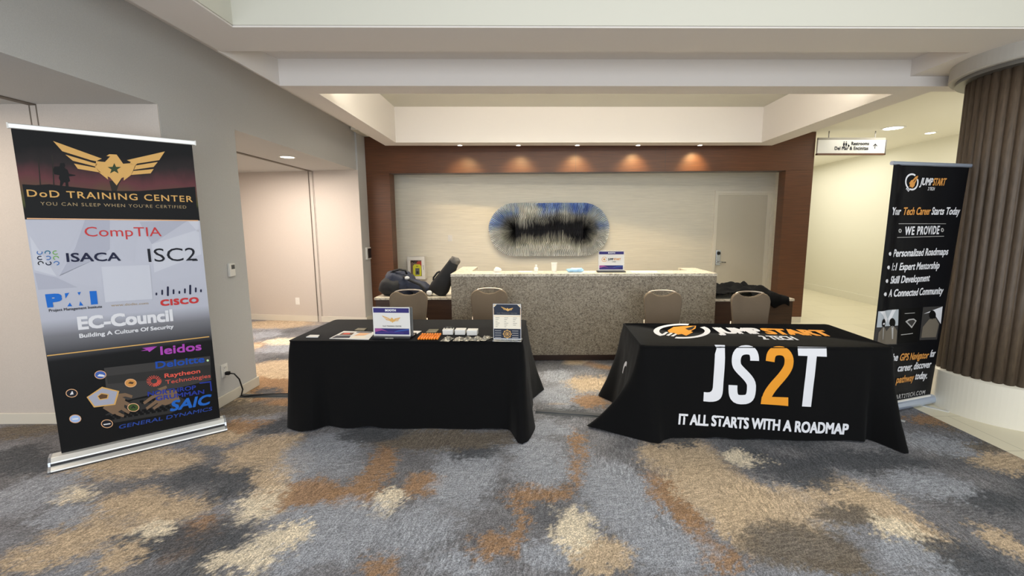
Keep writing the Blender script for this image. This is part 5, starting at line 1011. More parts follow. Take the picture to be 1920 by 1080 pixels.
# ================================================================== RECEPTION COUNTERS
ct = thing('reception_counter', 'long reception counter faced with speckled stone', 'counter', (.64, 5.6, 0))
CX0, CX1, CY0 = -.925, 2.20, 5.16
g = G().use('stone_speckled'); g.box(CX0, CX1, CY0, CY0+.06, .10, 1.05); g.box(CX0, CX0+.06, CY0+.06, 6.1, .10, 1.05); g.box(CX1-.06, CX1, CY0+.06, 5.85, .10, 1.05); g.build('stone_front', ct)
g = G().use('stone_top'); g.prism([(CX0-.004, CY0-.004), (CX1+.004, CY0-.004), (CX1+.004, 5.88), (CX1-.22, 5.88), (CX1-.22, CY0+.36), (CX0+.2, CY0+.36), (CX0+.2, 6.15), (CX0-.004, 6.15)], 1.05, 1.08); g.build('countertop', ct)
g = G().use('wood_dark'); g.box(CX0+.1, CX1-.1, CY0+.12, CY0+.16, 0, .12); g.build('toe_kick', ct)
g = G().use('stone_top'); g.box(CX0+.06, CX1-.06, CY0+.36, 6.0, .72, .75); g.build('work_shelf', ct)
def side_counter(x0, x1, y0, y1, z, label):
    t = thing('side_counter', label, 'counter', ((x0+x1)/2, (y0+y1)/2, 0), 0, 'low side counters beside the reception counter')
    g = G().use('wood_dark'); g.box(x0+.01, x1-.01, y0+.02, y1, .0, z-.03); g.build('cabinet_body', t)
    g = G().use('stone_top'); g.box(x0, x1, y0, y1, z-.03, z); g.build('worktop', t, bevel=.003)
side_counter(-1.955, -.932, 5.50, 6.6, .75, 'low dark wood side counter left of the reception counter, under the backpack')
side_counter(2.21, 3.34, 5.48, 6.5, .72, 'low dark wood side counter right of the reception counter, under the black coat')

# ================================================================== TABLES UNDER BLACK CLOTHS
class Cloth:
    def __init__(s, org, ang, w, d, z, flares, rip, seed, rc=.035):
        s.o = Vector((org[0], org[1])); s.a = ang; s.w = w; s.d = d; s.z = z; s.f = sorted(flares); s.rip = rip; s.seed = seed; s.rc = rc
        s.per = 2*(w+d)
    def base(s, q):          # straight rectangle outline with softened corners: point and outward normal at arc length q
        q %= s.per; w, d = s.w, s.d
        sides = [((0, 0), (1, 0), w, (0, -1)), ((w, 0), (0, 1), d, (1, 0)), ((w, d), (-1, 0), w, (0, 1)), ((0, d), (0, -1), d, (-1, 0))]
        for i, (p, t, L, n) in enumerate(sides):
            if q <= L or i == 3: break
            q -= L
        P = Vector(p) + Vector(t)*q; N = Vector(n); rc = s.rc
        if q < rc: N2 = Vector(sides[i-1][3]); k = .5 + .5*q/rc; c = Vector(p) + Vector(t)*rc - N*rc; N = (N*k + N2*(1-k)).normalized(); P = c + N*rc
        elif q > L - rc: N2 = Vector(sides[(i+1) % 4][3]); k = .5 + .5*(L-q)/rc; c = Vector(p) + Vector(t)*(L-rc) - N*rc; N = (N*k + N2*(1-k)).normalized(); P = c + N*rc
        return P, N
    def flare(s, q):
        f = s.f; n = len(f)
        q %= s.per
        def lerp(q):
            q %= s.per
            for i in range(n):
                a = f[i]; b = f[(i+1) % n]; qa = a[0]; qb = b[0] + (s.per if i == n-1 else 0); x = q if q >= qa or i < n-1 else q + s.per
                if i == n-1 and x < qa: x += s.per
                if qa <= x <= qb:
                    k = (x-qa)/max(1e-6, qb-qa); return Vector((a[1]*(1-k)+b[1]*k, a[2]*(1-k)+b[2]*k))
            return Vector((0, 0))
        return (lerp(q-.02) + lerp(q)*2 + lerp(q+.02))/4
    def world(s, x, y, z):
        c, n = math.cos(s.a), math.sin(s.a); return Vector((s.o.x + x*c - y*n, s.o.y + x*n + y*c, z))
    def side(s, q, z, h=0):
        v = max(0, min(1, (s.z - z)/(s.z - .006))); P, N = s.base(q)
        F = s.flare(q); out = .02*v + .012*min(1, v*8)
        r = s.rip*v*(math.sin(q*13 + s.seed) * .5 + .5*noise.noise(Vector((q*5, s.seed, v*1.2)))) + .004*noise.noise(Vector((q*9, v*6, s.seed)))
        hem = .03*v**6*noise.noise(Vector((q*4, 7, s.seed)))
        p = P + N*(out + r + h) + F*(v**(1.3 + 2.2*F.length))
        return s.world(p.x, p.y, max(.004, z + max(0, hem)))
    def top(s, x, y, h=0): return s.world(x, y, s.z + .0015*noise.noise(Vector((x*4, y*4, s.seed))) + h)
    def build(s, g):
        qs = []; q = 0; step = .022
        N = int(s.per/step); qs = [s.per*i/N for i in range(N)]
        g.use('black_cloth')
        zs = [s.z - .012, s.z - .035] + [s.z - .035 - (s.z - .041)*k/24 for k in range(1, 25)]
        vs = [[g.bm.verts.new(s.side(q, z)) for q in qs] for z in zs]
        def edge(q, ins, dz):
            P, Nn = s.base(q); p = P - Nn*ins; return g.bm.verts.new(s.world(p.x, p.y, s.z - dz))
        r0 = [edge(q, -.008, .004) for q in qs]; r1 = [edge(q, .006, 0) for q in qs]
        allr = [r1, r0] + vs
        for a, b in zip(allr, allr[1:]):
            for i in range(N): g.bm.faces.new((a[i], a[(i+1) % N], b[(i+1) % N], b[i])).material_index = g.mi
        g.bm.faces.new(r1).material_index = g.mi

LT = Cloth((-1.945, 3.487), math.radians(-1.45), 1.885, .83, .722,
  [(0.0, -.03, -.02), (.10, .02, -.10), (.19, .02, -.085), (.27, 0, .03), (.42, 0, -.015), (.9, 0, -.02), (1.45, 0, -.02), (1.66, 0, -.04), (1.76, .02, -.02), (1.875, 0, -.29), (1.99, .07, -.14), (2.1, .05, 0), (2.45, .03, .0), (2.68, .16, .06), (2.76, .05, .10), (3.5, 0, .03), (4.55, -.06, .05), (4.64, -.06, 0), (5.1, -.015, 0), (5.36, -.03, 0)], .012, 2.0)
g = G(); LT.build(g)
tag(g.build('tablecloth', smooth=True), 'plain black tablecloth over the left table of giveaways', 'tablecloth', 'black tablecloths')
RT = Cloth((.845, 3.28), math.radians(-2.33), 1.893, .815, .722,
  [(0.0, -.16, .03), (.05, .07, -.13), (.14, .03, -.06), (.24, 0, -.01), (.5, 0, -.02), (1.0, 0, -.025), (1.5, 0, -.03), (1.69, 0, -.05), (1.735, 0, .035), (1.80, 0, -.09), (1.885, -.03, -.245), (1.97, .05, -.17), (2.1, .07, -.02), (2.4, .05, 0), (2.7, .12, .08), (2.8, 0, .06), (3.6, 0, .03), (4.55, -.06, .06), (4.64, -.20, .05), (4.75, -.08, 0), (5.05, -.06, 0), (5.22, -.12, .02), (5.365, -.40, .07)], .010, 5.0)
g = G(); RT.build(g)
print_on(g, TFRONT, lambda u, z, h: RT.side(max(0.04, u), z, .0015 + h), .05, .0004)
print_on(g, TTOP, lambda u, v, h: RT.top(u, v, .002 + h), .12, .0004)
hook = [(-.36 - .10*math.cos(a)*k - .02, .33 + .15*math.sin(a)*k) for k, rng in ((1, range(0, 9)), (.74, range(8, -1, -1))) for a in [(.15 + .21*i) for i in rng]]
print_on(g, [('p', hook, 'ink_white', 1)], lambda u, z, h: RT.side(RT.per + u, z, .002 + h), .05, .0004)
tag(g.build('tablecloth', smooth=True, recalc=False), 'black printed tablecloth over the right table with large white and amber letters', 'tablecloth', 'black tablecloths')

# ================================================================== BANNER STANDS
def eagle(s, u0, v0, m='ink_gold', lay=3): return [('p', [(u0 + x*s, v0 + y*s) for x, y in e], m, lay) for e in EMBLEM]
A0 = Vector((-3.269, 2.852, 0)); DU = Vector((2.503-3.269, 0, 0)); DU = Vector((-2.503+3.269, 3.477-2.852, 0)).normalized(); DN = Vector((DU.y, -DU.x, 0))   # DN faces the room
bn = thing('banner_stand', 'tall roll-up training banner on a wide silver base at far left', 'banner', tuple(A0 + DU*.5), 0, 'roll-up banner stands')
BM = Matrix(((DU.x, DN.x, 0, A0.x), (DU.y, DN.y, 0, A0.y), (0, 0, 1, 0), (0, 0, 0, 1)))      # local x along the banner, y towards the room
g = G().use('print_left'); U0, U1, V0, V1 = .060, .955, .085, 2.247
lm = lambda u, v, h: A0 + DU*u + Vector((0, 0, v)) + DN*h
nu, nv = 2, 12; uvs = {}
def pf(i, j):
    return lm(U0 + (U1-U0)*i/(nu-1), V0 + (V1-V0)*j/(nv-1), 0)
vv = g.grid(pf, nu, nv)
its = [it for it in LBAN if it is not None]
# blank card where the square code is left out
its += [('p', BLANK[0], 'ink_facet2', 3)]
uvl = g.bm.loops.layers.uv.new('UVMap')
for j, row in enumerate(vv):
    for i, v in enumerate(row):
        for l in v.link_loops: l[uvl].uv = (i/(nu-1), j/(nv-1))
print_on(g, its, lm, 0, .0006)
o = g.build('printed_panel', bn, recalc=False); o.data.update()
g = G().use('ink_grey'); g.face([lm(U0, V0, -.002), lm(U0, V1, -.002), lm(U1, V1, -.002), lm(U1, V0, -.002)]); g.build('panel_back', bn)
g = G().use('alu'); g.box(.048, .978, -.012, .012, 2.235, 2.268, BM); r = g.build('top_rail', bn, bevel=.005)
for u in (.046, .972):
    g = G().use('plastic_white'); g.box(u, u+.008, -.013, .013, 2.234, 2.269, BM); g.build('end_cap', r)
g = G().use('alu')
prof = [(.0, .0), (.10, .0), (.105, .012), (.10, .02), (.065, .035), (.06, .06), (.035, .085), (-.03, .09), (-.075, .07), (-.09, .02)]
PMX = BM @ Matrix(((0, 0, 1, 0), (1, 0, 0, 0), (0, 1, 0, 0), (0, 0, 0, 1)))
g.prism([(y-.0, z) for y, z in prof], .012, .977, PMX); bs = g.build('base', bn, bevel=.003)
g = G().use('alu_dark'); g.box(.012, .977, .066, .0685, .036, .052, BM); g.box(.012, .977, .1025, .1055, .003, .008, BM); g.build('base_groove', bs)
for u0, u1 in ((0, .013), (.976, .989)):
    g = G().use('steel_bright'); g.prism([(y*1.02, max(0, z*1.02)) for y, z in prof], u0, u1, PMX); g.build('end_plate', bs)
g = G().use('alu'); g.tube([BM @ Vector((.5, -.03, .08)), BM @ Vector((.5, -.03, 2.25))], .009); g.build('support_pole', bn, smooth=True)

BLc, BRc, TLc, TRc = Vector((2.878, 3.604, .045)), Vector((3.66, 3.80, .045)), Vector((2.887, 3.592, 2.11)), Vector((3.709, 3.80, 2.117))
BLc, BRc, TLc, TRc = Vector((2.878, 3.604, .045)), Vector((3.68, 3.875, .045)), Vector((2.887, 3.592, 2.11)), Vector((3.709, 3.801, 2.117))
def rm(u, v, h):
    u /= .85; v /= 2.07
    n = Vector((.30, -.95, 0)).normalized(); curl = .010*math.exp(-((u-.06)/.05)**2) - .008*math.exp(-((u-.18)/.06)**2) + .004*math.sin(u*14 + v*2)
    return (BLc*(1-u) + BRc*u)*(1-v) + (TLc*(1-u) + TRc*u)*v + n*(h + curl)
br = thing('banner_stand', 'slim black roll-up career banner between the right table and the column', 'banner', (3.28, 3.74, 0), 0, 'roll-up banner stands')
g = G().use('ink_banner_black'); vv = g.grid(lambda i, j: rm(.85*i/80, 2.07*j/20, 0), 81, 21)
print_on(g, [it for it in RBAN if it is not None], rm, .025, .0012)
g.build('printed_panel', br, smooth=True, recalc=False)
RD = (BRc - BLc); RD.z = 0; RD.normalize(); RNn = Vector((RD.y, -RD.x, 0))
TD = (TRc - TLc).normalized()
g = G().use('alu_blue'); g.tube([TLc - TD*.012 + Vector((0, 0, .01)), TRc + TD*.03 + Vector((0, 0, .01))], .016, 12); g.build('top_rail', br)
RMx = Matrix(((RD.x, RNn.x, 0, BLc.x), (RD.y, RNn.y, 0, BLc.y), (0, 0, 1, 0), (0, 0, 0, 1))); RPX = RMx @ Matrix(((0, 0, 1, 0), (1, 0, 0, 0), (0, 1, 0, 0), (0, 0, 0, 1)))
g = G().use('alu_blue'); g.prism([(.045*math.cos(a)+.01, .05 + .042*math.sin(a)) for a in [k*2*PI/18 for k in range(18)]], -.02, .858, RPX); d = g.build('base', br, smooth=False)
g = G().use('plastic_white'); g.box(.0, .80, .022, .035, .088, .102, RMx); g.build('clamp_strip', d)
for u in (.12, .70):
    g = G().use('alu'); g.box(u, u+.035, -.02, .21, 0, .008, RMx @ Matrix.Translation((u, 0, 0)) @ Matrix.Rotation(-.35, 4, 'Z') @ Matrix.Translation((-u, 0, 0))); g.build('foot', d, bevel=.003)
g = G().use('alu_dark'); g.tube([RMx @ Vector((.42, -.035, .06)), (TLc+TRc)/2 + Vector((.01, .03, 0))], .008); g.build('support_pole', br)

# ================================================================== CHAIRS
def make_chair(label, group):
    t = thing('banquet_chair', label, 'chair', (0, 0, 0), 0, group)
    g = G().use('chair_fabric')
    out = [(-.17, .50), (.17, .50), (.185, .62), (.205, .80), (.208, .845), (.198, .885), (.175, .91), (.14, .925), (.125, .925), (.10, .908), (.06, .888), (0, .880), (-.06, .888), (-.10, .908), (-.125, .925), (-.14, .925), (-.175, .91), (-.198, .885), (-.208, .845), (-.205, .80), (-.185, .62)]
    def bk(x, z, y): return Vector((x, y + .10*(z - .5) + .03*(x/.2)**2*-1, z))
    n = len(out)
    f = [g.bm.verts.new(bk(x*.96, .5 + (z-.5)*.985 + .003, -.022)) for x, z in out]; m_ = [g.bm.verts.new(bk(x, z, 0)) for x, z in out]; b_ = [g.bm.verts.new(bk(x*.97, z, .026)) for x, z in out]
    for a, b in ((f, m_), (m_, b_)):
        for i in range(n): g.bm.faces.new((a[i], a[(i+1) % n], b[(i+1) % n], b[i]))
    bmesh.ops.triangulate(g.bm, faces=[g.bm.faces.new(f), g.bm.faces.new(b_[::-1])])
    o = g.build('backrest', t, world=False, smooth=True, bevel=.008)
    o.location = (0, .20, 0)
    g = G().use('chair_metal'); pts = []
    for k in range(25):
        a = PI*k/24; x = -.150*math.cos(a); z = .902 + .036*math.sin(a)**.6
        pts.append(bk(x, z, .006))
    g.tube([bk(-.165, .62, .012), bk(-.160, .86, .012)] + pts + [bk(.160, .86, .012), bk(.165, .62, .012)], .0085, 10); o = g.build('back_frame', t, world=False, smooth=True); o.location = (0, .20, 0)
    g = G().use('chair_fabric'); vs = []
    for z, k in ((.43, .97), (.45, 1), (.475, 1), (.492, .96), (.498, .85)):
        r = []
        for q in range(40):
            a = q*2*PI/40; c, s_ = math.cos(a), math.sin(a); ex = 2/5
            r.append(g.bm.verts.new((.225*k*abs(c)**ex*(1 if c >= 0 else -1), .225*k*abs(s_)**ex*(1 if s_ >= 0 else -1), z)))
        vs.append(r)
    for a, b in zip(vs, vs[1:]):
        for q in range(40): g.bm.faces.new((a[q], a[(q+1) % 40], b[(q+1) % 40], b[q]))
    g.bm.faces.new(vs[0][::-1]); g.bm.faces.new(vs[-1]); g.build('seat', t, world=False, smooth=True)
    for sx in (-1, 1):
        g = G().use('chair_metal'); g.tube([(sx*.19, -.19, .43), (sx*.195, -.21, 0)], .012); g.build('leg', t, world=False, smooth=True)
        g = G().use('chair_metal'); g.tube([(sx*.185, .22, .62), (sx*.19, .205, .43), (sx*.195, .26, 0)], .012); g.build('leg', t, world=False, smooth=True)
    return t
CG = 'beige banquet chairs behind the tables'
c0 = make_chair('beige banquet chair in front of the backpack, leftmost of the four', CG); c0.location = (-1.315, 4.62, 0); c0.rotation_euler = (0, 0, .10)
dup(c0, (-.455, 4.72, 0), .02, 'beige banquet chair behind the left table, nearest the training flyer stand', CG)
dup(c0, (1.43, 4.50, 0), -.02, 'beige banquet chair behind the right table against the speckled stone counter', CG)
dup(c0, (2.33, 4.40, 0), -.03, 'beige banquet chair in front of the black coat, rightmost of the four', CG)

# ================================================================== THINGS ON THE COUNTERS
def blob(g, c, r, n1, n2, amp, sc, seed, M=None, flat=-9, p=2.4):
    c = Vector(c)
    def f(i, j):
        a = 2*PI*i/n1; b = -PI/2 + PI*j/(n2-1)
        sg = lambda v: math.copysign(abs(v)**(2/p), v)
        d = Vector((sg(math.cos(b))*sg(math.cos(a))*r[0], sg(math.cos(b))*sg(math.sin(a))*r[1], sg(math.sin(b))*r[2]))
        d *= 1 + amp*noise.noise(d*sc + Vector((seed, 0, 0))) + amp*.5*(abs(noise.noise(d*sc*2.3 + Vector((0, seed, 0))))*2 - .5)
        if M: d = M @ d
        q = c + d; q.z = max(q.z, flat); return q
    g.grid(f, n1, n2, True)
bp = thing('backpack', 'dark navy backpack lying on the left side counter', 'bag', (-1.72, 5.82, .75))
g = G().use('bag_navy'); blob(g, (-1.72, 5.82, .89), (.22, .20, .165), 40, 24, .16, 7, 3, Matrix.Rotation(.25, 3, 'Y'), .752); g.build('main_body', bp, smooth=True)
g = G().use('bag_black'); blob(g, (-1.80, 5.72, .86), (.15, .14, .12), 32, 18, .14, 8, 8, Matrix.Rotation(.2, 3, 'Y'), .752); g.build('front_pocket', bp, smooth=True)
g = G().use('bag_navy'); blob(g, (-1.47, 5.76, .85), (.19, .13, .085), 32, 18, .22, 10, 5, Matrix.Rotation(.35, 3, 'Y'), .752); g.build('top_flap', bp, smooth=True)
g = G().use('bag_black'); g.tube([(-1.80, 5.72, 1.035), (-1.76, 5.70, 1.065), (-1.68, 5.70, 1.085), (-1.61, 5.72, 1.07), (-1.60, 5.74, 1.02)], .014, 8); g.build('carry_handle', bp, smooth=True)
g = G().use('bag_black'); g.tube([(-1.62, 5.66, 1.0), (-1.52, 5.62, .95), (-1.40, 5.60, .90), (-1.36, 5.60, .86), (-1.33, 5.60, .80), (-1.36, 5.60, .775), (-1.42, 5.60, .775)], .018, 8); g.build('shoulder_strap', bp, smooth=True)
g = G().use('paper'); blob(g, (-1.565, 5.62, .985), (.032, .012, .02), 14, 8, .1, 20, 2); g.build('white_tag', bp, smooth=True)
g = G().use('paper'); blob(g, (-1.275, 5.57, .80), (.035, .02, .03), 16, 10, .2, 20, 4, None, .752); tag(g.build('crumpled_tissue', smooth=True), 'crumpled white tissue between the backpack and the black case', 'tissue')
lc = thing('instrument_case', 'long black soft case leaning on the end of the reception counter', 'bag', (-1.15, 5.72, .75))
CM = Matrix.Translation((-1.205, 5.66, .775)) @ Matrix.Rotation(math.radians(30), 4, 'Y')
g = G().use('bag_black')
prof = [(0, .11, .05), (.02, .125, .07), (.10, .125, .08), (.25, .10, .07), (.38, .078, .06), (.46, .066, .05), (.47, .0661, .0501)]
rows = []
for z, rx, ry in prof:
    rows.append([g.bm.verts.new(CM @ Vector((rx*math.copysign(abs(math.cos(a))**.7, math.cos(a)), ry*math.copysign(abs(math.sin(a))**.7, math.sin(a)), z*1.0 + .008*noise.noise(Vector((a, z*9, 1)))))) for a in [k*2*PI/24 for k in range(24)]])
for v in rows[0]: v.co.z = max(v.co.z, .752)
for r in rows:
    for v in r: v.co.z = max(v.co.z, .752)
for a, b in zip(rows, rows[1:]):
    for k in range(24): g.bm.faces.new((a[k], a[(k+1) % 24], b[(k+1) % 24], b[k]))
g.bm.faces.new(rows[0][::-1]); g.bm.faces.new(rows[-1]); g.build('case_body', lc, smooth=True)
g = G().use('bag_grey'); blob(g, CM @ Vector((0, 0, .49)), (.070, .055, .05), 24, 14, .30, 26, 3, CM.to_3x3()); g.build('end_cap', lc, smooth=True)
g = G().use('bag_black'); g.tube([CM @ Vector((-.115, -.02, .14)), CM @ Vector((-.128, -.03, .17)), CM @ Vector((-.116, -.03, .25)), CM @ Vector((-.095, -.02, .28))], .012, 8); g.build('carry_handle', lc, smooth=True)
# coat
g = G().use('jacket_black')
def coat(i, j):
    u = i/59; v = j/33
    x = 2.24 + 1.02*u; y = 5.44 + .80*v - .05*u
    e = min(1, min(u*6 + .35, (1-u)*7, (1-v)*5 + .1)) ; e = max(0, e)
    h = .055 + .07*math.exp(-((u-.42)/.22)**2) + .045*math.exp(-((u-.72)/.16)**2)*math.exp(-((v-.5)/.4)**2)
    r = abs(noise.noise(Vector((u*5 + v*2.5, v*4 - u*2, 3)))); h *= .45 + 1.25*r + .35*(v)
    x += .05*noise.noise(Vector((u*3, v*9, 1))); y += .06*noise.noise(Vector((u*9, v*3, 6)))
    z = .738 + h*e
    if y < 5.48 and u > .55: y, z = 5.462 - .02*abs(noise.noise(Vector((u*9, v*5, 2)))), .72 - (5.48 - y)*1.0*min(1, (u-.55)*4)
    elif y < 5.48: y = 5.49
    return (x, y, max(z, .60))
g.grid(coat, 60, 34); tag(g.build('coat', smooth=True, solid=.012), 'black coat heaped on the right side counter', 'coat')

def sign_card(g, o, w, h, its, du=(1, 0, 0), dv=(0, 0, 1)):
    f = plane_map(o, du, dv); g.use('paper'); g.face([f(0, 0, 0), f(w, 0, 0), f(w, h, 0), f(0, h, 0)]); print_on(g, its, f, 0, .0004)
def R4(x0, z0, x1, z1, m, lay=1): return ('p', [(x0, z0), (x1, z0), (x1, z1), (x0, z1)], m, lay)
def ring(cx, cz, r0, r1, m, lay, a0=0, a1=360, n=20):
    return ('r', cx, cz, r0, r1, m, lay, a0, a1)
FOOT = [R4(.012, .012, .298, .062, 'ink_indigo', 1), ('p', [(.012, .062), (.012, .03), (.07, .045), (.12, .035), (.06, .062)], 'ink_magenta', 2), ('p', [(.16, .03), (.298, .05), (.298, .06), (.20, .045)], 'ink_bluesig', 2), ('p', [(.02, .02), (.15, .03), (.25, .022), (.25, .026), (.15, .036), (.02, .025)], 'ink_violet', 3)]
# booth sign on the reception counter
sg = thing('booth_sign', 'small booth sign in a clear stand on the reception counter', 'sign', (.98, 5.36, 1.08))
g = G(); sign_card(g, (.83, 5.34, 1.10), .31, .235, [R4(.006, .195, .304, .229, 'ink_indigo'), ('t', 'BOOTH', (.115, .205), (.20, .205), .016, 'ink_white', dict(w=.15)), ring(.07, .135, .026, .031, 'ink_orange', 2, 20, 340), ring(.07, .135, 0.001, .012, 'ink_orange', 2), ('t', 'JUMP', (.115, .125), (.18, .125), .024, 'ink_dark', dict(w=.1)), ('t', 'START', (.185, .125), (.27, .125), .024, 'ink_orange', dict(w=.1)), ('t', '2 TECH', (.165, .10), (.21, .10), .012, 'ink_dark', dict(w=.05))] + FOOT); g.build('printed_card', sg, recalc=False)
g = G().use('acrylic'); g.box(.826, 1.144, 5.342, 5.347, 1.085, 1.34); g.build('clear_stand', sg)
g = G().use('plastic_black'); g.box(.815, 1.155, 5.28, 5.40, 1.081, 1.094); g.build('stand_foot', sg, bevel=.003)
cp = thing('paper_cup', 'white paper cup on the reception counter', 'cup', (.297, 5.40, 1.08))
g = G().use('plastic_white'); g.lathe([(.027, .0), (.037, .108), (.034, .108), (.025, .006)], (.297, 5.40, 1.081), 28); g.build('cup_wall', cp, smooth=False)
g = G().use('plastic_white'); g.tube([(.297 + .037*math.cos(k*2*PI/24), 5.40 + .037*math.sin(k*2*PI/24), 1.189) for k in range(25)], .0025, 6); g.build('rim', cp, smooth=True)
bo = thing('sanitizer_bottle', 'tiny clear bottle with white cap left of the paper cup', 'bottle', (.076, 5.38, 1.08))
g = G().use('plastic_white'); g.lathe([(.022, 0), (.024, .01), (.024, .045), (.010, .062), (.010, .068)], (.076, 5.38, 1.081), 20); g.build('bottle_body', bo, smooth=False)
g = G().use('plastic_white'); g.lathe([(.013, .066), (.013, .088)], (.076, 5.38, 1.081), 16); g.build('cap', bo)
g = G().use('tissue_blue'); blob(g, (.55, 5.36, 1.10), (.085, .055, .028), 30, 14, .45, 22, 4, None, 1.081); tag(g.build('blue_wipe', smooth=True), 'crumpled pale blue wipe on the reception counter left of the booth sign', 'wipe')
g = G().use('paper'); blob(g, (-.40, 5.40, 1.10), (.045, .04, .035), 24, 14, .35, 22, 9, None, 1.081); tag(g.build('crumpled_napkin', smooth=True), 'crumpled white napkin near the left end of the reception counter', 'napkin')
g = G().use('paper'); g.prism([(-.14, 5.34), (.02, 5.33), (.03, 5.43), (-.13, 5.44)], 1.081, 1.084); tag(g.build('paper_sheet'), 'flat white paper beside the tiny bottle on the counter', 'paper')
g = G().use('paper'); g.prism([(1.22, 5.24), (1.52, 5.22), (1.54, 5.40), (1.24, 5.42)], 1.081, 1.085); tag(g.build('paper_sheet'), 'flat white papers on the counter right of its booth sign', 'paper')
g = G().use('paper'); g.prism([(.64, 5.30), (.79, 5.29), (.80, 5.38), (.65, 5.39)], 1.081, 1.084); tag(g.build('paper_sheet'), 'flat white paper tucked between the blue wipe and the booth sign', 'paper')

# ================================================================== THINGS ON THE LEFT TABLE
TZ = .7245
def at(z): return z
# white sheet, dark tray and booth sign
g = G().use('paper'); g.prism([(-1.28, 3.60), (-.975, 3.55), (-.945, 3.78), (-1.24, 3.82)], TZ, TZ+.003); tag(g.build('paper_sheet'), 'white sheet lying under the booth sign on the left table', 'paper')
tr = thing('black_tray', 'flat black box with a small silver label under the booth sign', 'box', (-1.12, 3.55, TZ))
TM = Matrix.Translation((-1.285, 3.575, TZ+.0035)) @ Matrix.Rotation(-.075, 4, 'Z')
g = G().use('plastic_black'); g.box(0, .325, -.07, .10, 0, .016, TM); g.build('box_body', tr, bevel=.003)
g = G().use('foil'); g.box(.12, .19, -.0715, -.070, .003, .013, TM); g.build('silver_label', tr)
bs_ = thing('booth_sign', 'white booth sign with a gold eagle standing on the left table', 'sign', (-1.13, 3.57, TZ))
SM = TM @ Matrix.Translation((0, -.025, .0165)); so = SM @ Vector((.008, 0, 0)); sd = (SM.to_3x3() @ Vector((1, 0, 0)))
g = G(); sign_card(g, so, .308, .238, [R4(.006, .192, .302, .230, 'ink_indigo'), ('t', 'BOOTH', (.105, .203), (.195, .203), .018, 'ink_white', dict(w=.16)), ('t', 'DoD TRAINING CENTER', (.08, .076), (.235, .076), .011, 'ink_line', dict(w=.04))] + eagle(.155, .152, .108) + FOOT, sd); g.build('printed_card', bs_, recalc=False)
g = G().use('acrylic'); g.box(.004, .320, .003, .008, 0, .243, SM); g.box(.325, .33, .003, .008, 0, .243, SM); g.build('clear_stand', bs_)
g = G().use('acrylic'); g.box(.004, .330, .008, .07, 0, .005, SM); g.build('stand_foot', bs_)
g = G().use('plastic_grey'); g.box(.313, .336, .009, .012, .0, .235, SM); g.build('back_leaf', bs_)
# brochure
br_ = thing('brochure', 'open printed brochure lying left of the booth sign', 'brochure', (-1.47, 3.64, TZ))
g = G().use('paper'); g.prism([(-1.635, 3.53), (-1.30, 3.49), (-1.335, 3.75), (-1.625, 3.79)], TZ, TZ+.003); bm_ = plane_map((-1.635, 3.53, TZ+.0031), (.335, -.04, 0), (0, 1, 0))
print_on(g, [('p', [(.012, .012), (.16, .03), (.14, .11), (.02, .10)], 'ink_slate', 1), ('p', [(.03, .12), (.14, .125), (.13, .21), (.03, .20)], 'ink_brown', 1), ('p', [(.05, .14), (.11, .15), (.10, .19), (.05, .18)], 'ink_coral', 2), ('p', [(.17, .10), (.25, .12), (.28, .20), (.18, .21)], 'ink_peach', 1), ('p', [(.17, .03), (.29, .04), (.28, .09), (.17, .08)], 'ink_cream', 1), R4(.14, .215, .28, .245, 'ink_slate')], bm_); g.build('printed_leaf', br_, recalc=False)
g = G().use('paper'); g.prism([(-1.845, 3.575), (-1.745, 3.568), (-1.765, 3.64), (-1.845, 3.645)], TZ, TZ+.006); tag(g.build('card_stack'), 'small white card at the far left end of the left table', 'card')
g = G().use('tin_olive'); g.prism([(-1.54, 3.81), (-1.45, 3.79), (-1.46, 3.885), (-1.54, 3.89)], TZ, TZ+.006); tag(g.build('business_card'), 'grey card behind the open brochure', 'card')
g = G().use('tin_olive'); g.prism([(-.89, 3.70), (-.80, 3.70), (-.80, 3.815), (-.888, 3.815)], TZ, TZ+.012); tag(g.build('small_tin', bevel=.003), 'small dull metallic packet behind the orange markers', 'packet')
# orange markers
NM = 8
def marker(label):
    t = thing('marker_pen', label, 'pen', (0, 0, 0), 0, 'row of orange markers')
    g = G().use('orange_plastic'); g.tube([(0, -.085, .0105), (0, -.08, .0105), (0, .03, .0105), (0, .032, .009)], [.006, .0092, .0092, .008], 10); g.build('barrel', t, world=False, smooth=True)
    g = G().use('orange_plastic'); g.tube([(0, .032, .0105), (0, .08, .0105), (0, .085, .0105)], [.0098, .0095, .006], 10); g.build('cap', t, world=False, smooth=True)
    g = G().use('ink_brown'); g.box(-.002, .002, .0, .025, .019, .0202); g.build('imprint', t, world=False)
    return t
pl = ['leftmost, nearest the booth sign', 'second from the booth sign', 'third from the booth sign', 'fourth from the booth sign', 'fifth from the booth sign', 'third from the white boxes', 'second from the white boxes', 'rightmost, nearest the white boxes']
m0 = None
for i in range(NM):
    lab = 'orange marker in the row, ' + pl[i]; loc = (-.898 + .0212*i, 3.555, TZ); rz = .012*math.sin(i*2.1) + .03
    if m0 is None: m0 = marker(lab); m0.location = loc; m0.rotation_euler = (0, 0, rz)
    else: dup(m0, loc, rz, lab, 'row of orange markers')
